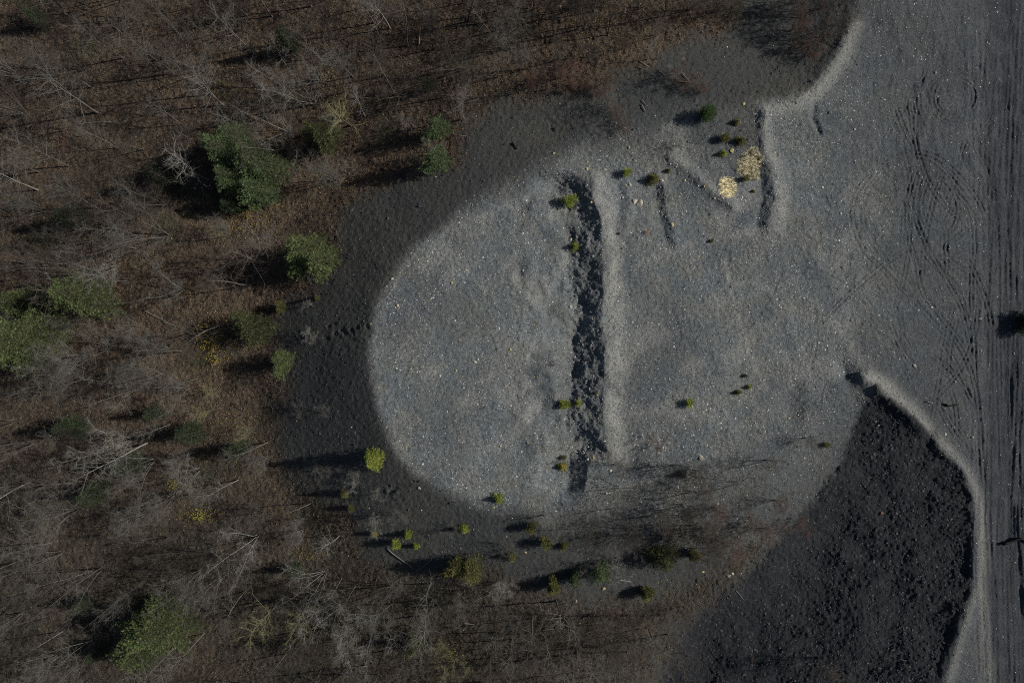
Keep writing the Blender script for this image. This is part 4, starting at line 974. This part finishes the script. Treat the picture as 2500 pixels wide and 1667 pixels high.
ROCKS = [(1560,496,12,STONE,'large pale flat stone on the northern floor'),(1549,492,7,STONE,'smaller pale stone touching the large flat one'),
 (1444,494,4,STONE_Y,'yellow stone at the trench\'s north-east lip'),(1433,413,4,STONE_Y,'yellow stone north of the trench, left of the yellow-green conifer'),
 (1787,369,6,STONE_Y,'pale yellow stone right of a lime conifer near the straw'),(1672,441,4,STONE_Y,'yellow stone on the diagonal ridge, upper one'),
 (1719,455,4,STONE_Y,'yellow stone on the diagonal ridge, middle one'),(1744,484,4,STONE_Y,'yellow stone on the diagonal ridge, lower one'),
 (1641,548,5,STONE_Y,'yellow stone at a small spur\'s lower end'),(1815,254,4,STONE_Y,'yellowish stone right of the round dark shrub'),
 (1352,375,4,STONE_Y,'yellowish stone on the dark north slope, left one'),(1535,361,3.5,STONE_Y,'yellowish stone on the north slope, right one'),
 (1434,395,3.5,STONE_Y,'yellowish stone on the north slope, lower middle'),(1538,451,5,STONE,'grey stone above the large pale flat stone'),
 (1712,1117,9,STONE,'rounded pale stone at the head of black twig shadows'),(1491,1148,5,STONE,'white stone right of the southern hollow'),
 (1435,1121,3,STONE,'pale stone at the southern hollow\'s upper rim'),(1449,1118,5,STONE_Y,'flat yellowish stone by the southern hollow\'s upper rim'),
 (1480,1203,3.5,STONE,'white pebble below the southern hollow'),(2233,893,5,STONE,'pale stone alone on the loading floor'),
 (2332,932,4,STONE,'white stone left of the haul road, above the black stick'),(2144,1038,3.5,STONE,'pale stone on the dark upper coarse slag'),
 (2224,1036,4,STONE_Y,'yellowish stone near the curved crest of the coarse slag'),(2299,1109,4,STONE_Y,'yellow stone on the coarse slag\'s upper right'),
 (2373,1067,4.5,STONE,'pale stone on the haul road\'s left shoulder'),(2308,1060,3.5,STONE,'grey stone on the curved shoulder'),
 (1926,1021,4,STONE_Y,'yellow stone on the soft grey floor left of the coarse slag'),(1996,1212,4,STONE_Y,'yellow stone on the edge between grey floor and coarse slag'),
 (1780,1405,5,STONE,'white stone where woods meet coarse slag'),(1788,1400,4,STONE,'second white stone beside the one where woods meet slag'),
 (1716,1395,4,STONE_Y,'yellowish stone left of the white stones at the woods\' edge'),(1474,1436,5,STONE_Y,'orange-yellow stone south of the green spruce'),
 (1406,1467,5,STONE,'pale grey stone in the woods below the crossed pine'),(1283,1348,4,STONE_Y,'yellow stone on the south slope left of dim twigs'),
 (957,681,4,STONE,'white stone on the west rim of the heap'),(971,746,4,STONE,'pale stone just inside the west rim'),(1103,690,4,STONE_Y,'tan stone on the west plateau, upper part'),
 (1160,884,4.5,STONE,'pinkish pale stone in the middle of the west plateau'),(1246,853,4,STONE_Y,'tan stone on the west plateau\'s right side'),
 (1113,904,3.5,STONE_Y,'dull tan stone on the west plateau'),(1074,917,3.5,STONE,'white stone on the west plateau'),(1222,1089,3.5,STONE_Y,'tan stone on the lower west plateau'),
 (1024,1191,4,STONE,'white stone on the south-west rim'),(1099,1228,5,STONE_D,'dark lump just below the south-west rim'),(1024,504,4,STONE_D,'dark lump on the north-west slope'),
 (2152,1253,5,vary_material('rusty_stone', (.22,.10,.06), (.32,.16,.10), 4.0),'rusty red lump in the middle of the coarse slag'),
 (2255,1420,6,STONE_D,'dark lump on the lower coarse slag, left of a pale scrape'),(2100,1538,6,STONE_D,'dark lump low on the coarse slag'),
 (1393,585,4,STONE,'pale stone above the round lime conifer in the trench'),(1393,749,6,STONE,'pinkish pale stone on the trench\'s west lip'),
 (2023,276,3.5,STONE_D,'dark stone north on the loading floor'),(2087,316,3.5,STONE,'pale pebble north on the loading floor')]
for i, (x, y, rp, m, lab) in enumerate(ROCKS): rock(x, y, rp, m, lab, 700+i)

# ------------------------------------------------------------------ logs and fallen poles
def log(P, r0, mat, label, name='fallen_log', lift=.1, knots=0):
    P = curve(P, 8.0); px = P[:, 0].astype(np.float32); py = P[:, 1].astype(np.float32)
    z = height(px, py, False)+r0*.7+lift
    z = np.linspace(z[0], z[-1], len(z))*.5+z*.5
    X, Y = world(px, py, z); o0 = (float(X[0]), float(Y[0]), float(z[0]))
    V, F = tube(np.stack([X-o0[0], Y-o0[1], z-o0[2]], 1), np.linspace(r0, r0*.55, len(X)), 7)
    V2 = V; F = list(F)
    me = bpy.data.meshes.new(name); k = len(V)
    me.from_pydata(V2.tolist(), [], [tuple(map(int, f)) for f in F]+[tuple(range(6, -1, -1)), tuple(range(k-7, k))]); me.update()
    me.materials.append(mat)
    for p in me.polygons: p.use_smooth = True
    o = link(bpy.data.objects.new(name, me)); o.location = o0
    tag(o, label, 'log' if name == 'fallen_log' else 'pole', 'fallen logs and stems'); return o
BLK = vary_material('black_rubber', (.006, .006, .007), (.012, .012, .013), 2, .6)
PW = BARK['pale']; OR = BARK['orange']; LI = BARK['lichen']; GY = BARK['grey']
LOGS = [([(1567,243),(1572,250),(1578,258)],.07,PW,'upper of two short white logs on the north slope'),
 ([(1566,255),(1570,262),(1575,273)],.09,PW,'lower, thicker of two short white logs on the north slope'),
 ([(945,1338),(960,1352),(985,1370),(1009,1388)],.09,PW,'long white stem lying at the woods\' edge, left arm of a V'),
 ([(1015,1393),(1033,1382),(1055,1364)],.06,PW,'right arm of the V of white stems'),
 ([(1509,1415),(1525,1417),(1541,1420)],.10,PW,'short white log south of the green spruce'),
 ([(1327,1536),(1350,1535),(1375,1532)],.08,PW,'straight pale log in the bottom woods'),
 ([(1795,1440),(1805,1450),(1816,1464)],.12,GY,'grey log lying on the coarse slag'),
 ([(1650,199),(1668,200),(1688,202)],.13,PW,'thick pale log on the brown brush heap'),
 ([(1664,178),(1674,190),(1683,198)],.08,PW,'thin pale pole leaning across the brown brush heap'),
 ([(1560,149),(1572,156),(1585,164)],.07,PW,'white stem upper left of the brown brush heap'),
 ([(1556,163),(1564,166),(1571,169)],.06,PW,'short white stick near the top of the black twig shadows'),
 ([(1607,172),(1615,177),(1625,184)],.07,PW,'broken white stem left of the brown brush heap'),
 ([(190,305),(215,300),(240,299),(270,297)],.10,GY,'long grey fallen trunk in the upper left woods'),
 ([(1023,110),(1024,90),(1026,70)],.11,OR,'orange sunlit broken trunk in the upper woods'),
 ([(335,577),(322,585),(300,593),(270,600)],.09,PW,'pale curved fallen trunk in the left woods'),
 ([(332,607),(300,614),(275,614),(240,628)],.08,GY,'second curved fallen trunk in the left woods'),
 ([(350,757),(385,775),(430,797)],.08,PW,'tan fallen pole on the yellow leaf patch, upper'),
 ([(395,785),(420,793),(450,802)],.07,PW,'tan fallen pole on the yellow leaf patch, lower'),
 ([(1130,1520),(1145,1522),(1160,1525)],.07,PW,'small pale log in the bottom woods, beside a black hollow'),
 ([(1210,1541),(1200,1555),(1198,1575)],.07,PW,'curved white stem in the bottom woods'),
 ([(2340,1535),(2341,1540)],.05,PW,'pale chip by the road'),
 ([(2195,1607),(2205,1611),(2213,1612)],.07,GY,'grey stick low on the coarse slag'),
 ([(2056,650),(2060,654),(2064,658)],.06,PW,'short white stick on the middle floor'),
 ([(1735,524),(1739,521)],.06,PW,'white splinter on the floor below the straw'),
 ([(2262,980),(2270,982),(2278,985)],.10,PW,'pale log end at the curved crest'),
 ([(1251,98),(1253,99)],.05,GY,'grey stub in the top woods'),
 ([(1252,349),(1257,356),(1264,364)],.14,BARK['dark'],'black charred log on the north slope'),
 ([(1353,312),(1356,316),(1359,321)],.08,BARK['dark'],'short black stick on the north slope'),
 ([(700,405),(690,410),(676,415)],.06,PW,'white sprig fallen right of the broad spruce clump'),
 ([(808,523),(800,524),(790,524)],.06,PW,'white twig above the round pine'),
 ([(1830,1665),(1833,1640),(1838,1600)],.06,BARK['red'],'thin reddish stem near the bottom edge')]
for P, r0, m, lab in LOGS:
    if 'chip' in lab or 'stub' in lab: continue
    log(P, r0, m, lab)
log([(2308,987),(2318,990),(2330,990),(2341,986)], .16, BLK, 'short black bent pipe left of the haul road', 'black_pipe')
log([(2448,1328),(2466,1323),(2485,1316),(2496,1315),(2510,1325)], .24, BLK, 'thick black bent pipe lying across the haul road\'s right side', 'black_pipe')
for o in COL.objects:
    if o.name.startswith('black_pipe'): o['category'] = 'pipe'; del o['group']

# ------------------------------------------------------------------ labels of the bare trees, told by their nearest landmark
LM = [((0,0),"the picture's top left corner"),((320,0),"the top edge's left third"),((640,0),'the top edge, left of its middle'),((1000,0),"the top edge's middle"),
 ((1400,0),'the top edge, right of its middle'),((0,330),"the left edge's upper part"),((600,405),'the broad dark spruce clump'),((755,625),'the round pine by the slag'),
 ((195,720),'the feathery olive pine'),((45,835),'the huge left-edge pine'),((1067,350),'the green pair north of the heap'),((385,1525),'the big spiky pine'),
 ((910,1125),'the bright lime pine'),((168,1045),'the ringed dark spruce'),((458,1058),'the dark little spruce'),((308,1135),'the spruce under pale trunks'),
 ((225,1205),'the dim lower-left spruce'),((392,432),'the almost black spruce'),((618,800),'the thin olive pine'),((522,838),'the large golden bush'),
 ((490,1254),'the flat yellow bush'),((1130,1390),'the olive pine pair'),((1468,1398),'the green spruce south of the heap'),((1622,1368),'the hazy olive pine'),
 ((0,1667),"the picture's bottom left corner"),((700,1667),"the bottom edge's left third"),((1100,1667),"the bottom edge's middle"),((1450,1667),'the bottom edge, right of its middle'),
 ((1685,205),'the brown brush heap'),((1990,60),'the dark thicket at top right'),((720,1395),'the small bottom-woods spruce'),((785,330),'the faint olive pine'),
 ((0,1300),"the left edge's lower part"),((172,528),'the dim upper-left spruce'),((1500,250),'the reddish scrub strip'),((1729,276),'the round dark shrub'),
 ((1390,800),'the long trench'),((1780,1250),'the brown scrub above the coarse slag'),((2000,1605),'the foot of the coarse slag')]
ORD = ['nearest', 'second nearest', 'third nearest', 'fourth nearest', 'fifth nearest', 'sixth nearest', 'seventh nearest', 'eighth nearest', 'ninth nearest', 'tenth nearest']
ADJ = {'pale': 'whitish', 'grey': 'grey', 'brown': 'brownish', 'dark': 'blackish', 'lichen': 'yellowish', 'red': 'reddish', 'orange': 'orange'}
buckets = {}
for o, (cx, cy), inf in PLACED:
    cx = min(max(cx, 0), 2500); cy = min(max(cy, 0), 1667)
    (lx, ly), ph = min(LM, key=lambda l: (l[0][0]-cx)**2+(l[0][1]-cy)**2)
    dx, dy = cx-lx, cy-ly
    if abs(dx) > 2.2*abs(dy): dr = 'right of' if dx > 0 else 'left of'
    elif abs(dy) > 2.2*abs(dx): dr = 'below' if dy > 0 else 'above'
    else: dr = ('lower' if dy > 0 else 'upper')+(' right of' if dx > 0 else ' left of')
    kd = {'tall': 'single-stemmed bare tree', 'fan': 'many-stemmed bare tree', 'bush': 'leafless bush'}[inf['kind']]
    if inf['name'] == 'bare_shrub' and inf['kind'] != 'bush': kd = 'small bare sapling'
    key = (ADJ[inf['bark']]+' '+kd, dr, ph)
    buckets.setdefault(key, []).append((math.hypot(dx, dy), o))
for (a, dr, ph), l in buckets.items():
    l.sort(key=lambda t: t[0])
    for i, (_, o) in enumerate(l):
        o['label'] = (a+', '+dr+' '+ph) if len(l) == 1 else (a+', '+ORD[min(i, 9)]+' '+dr+' '+ph)
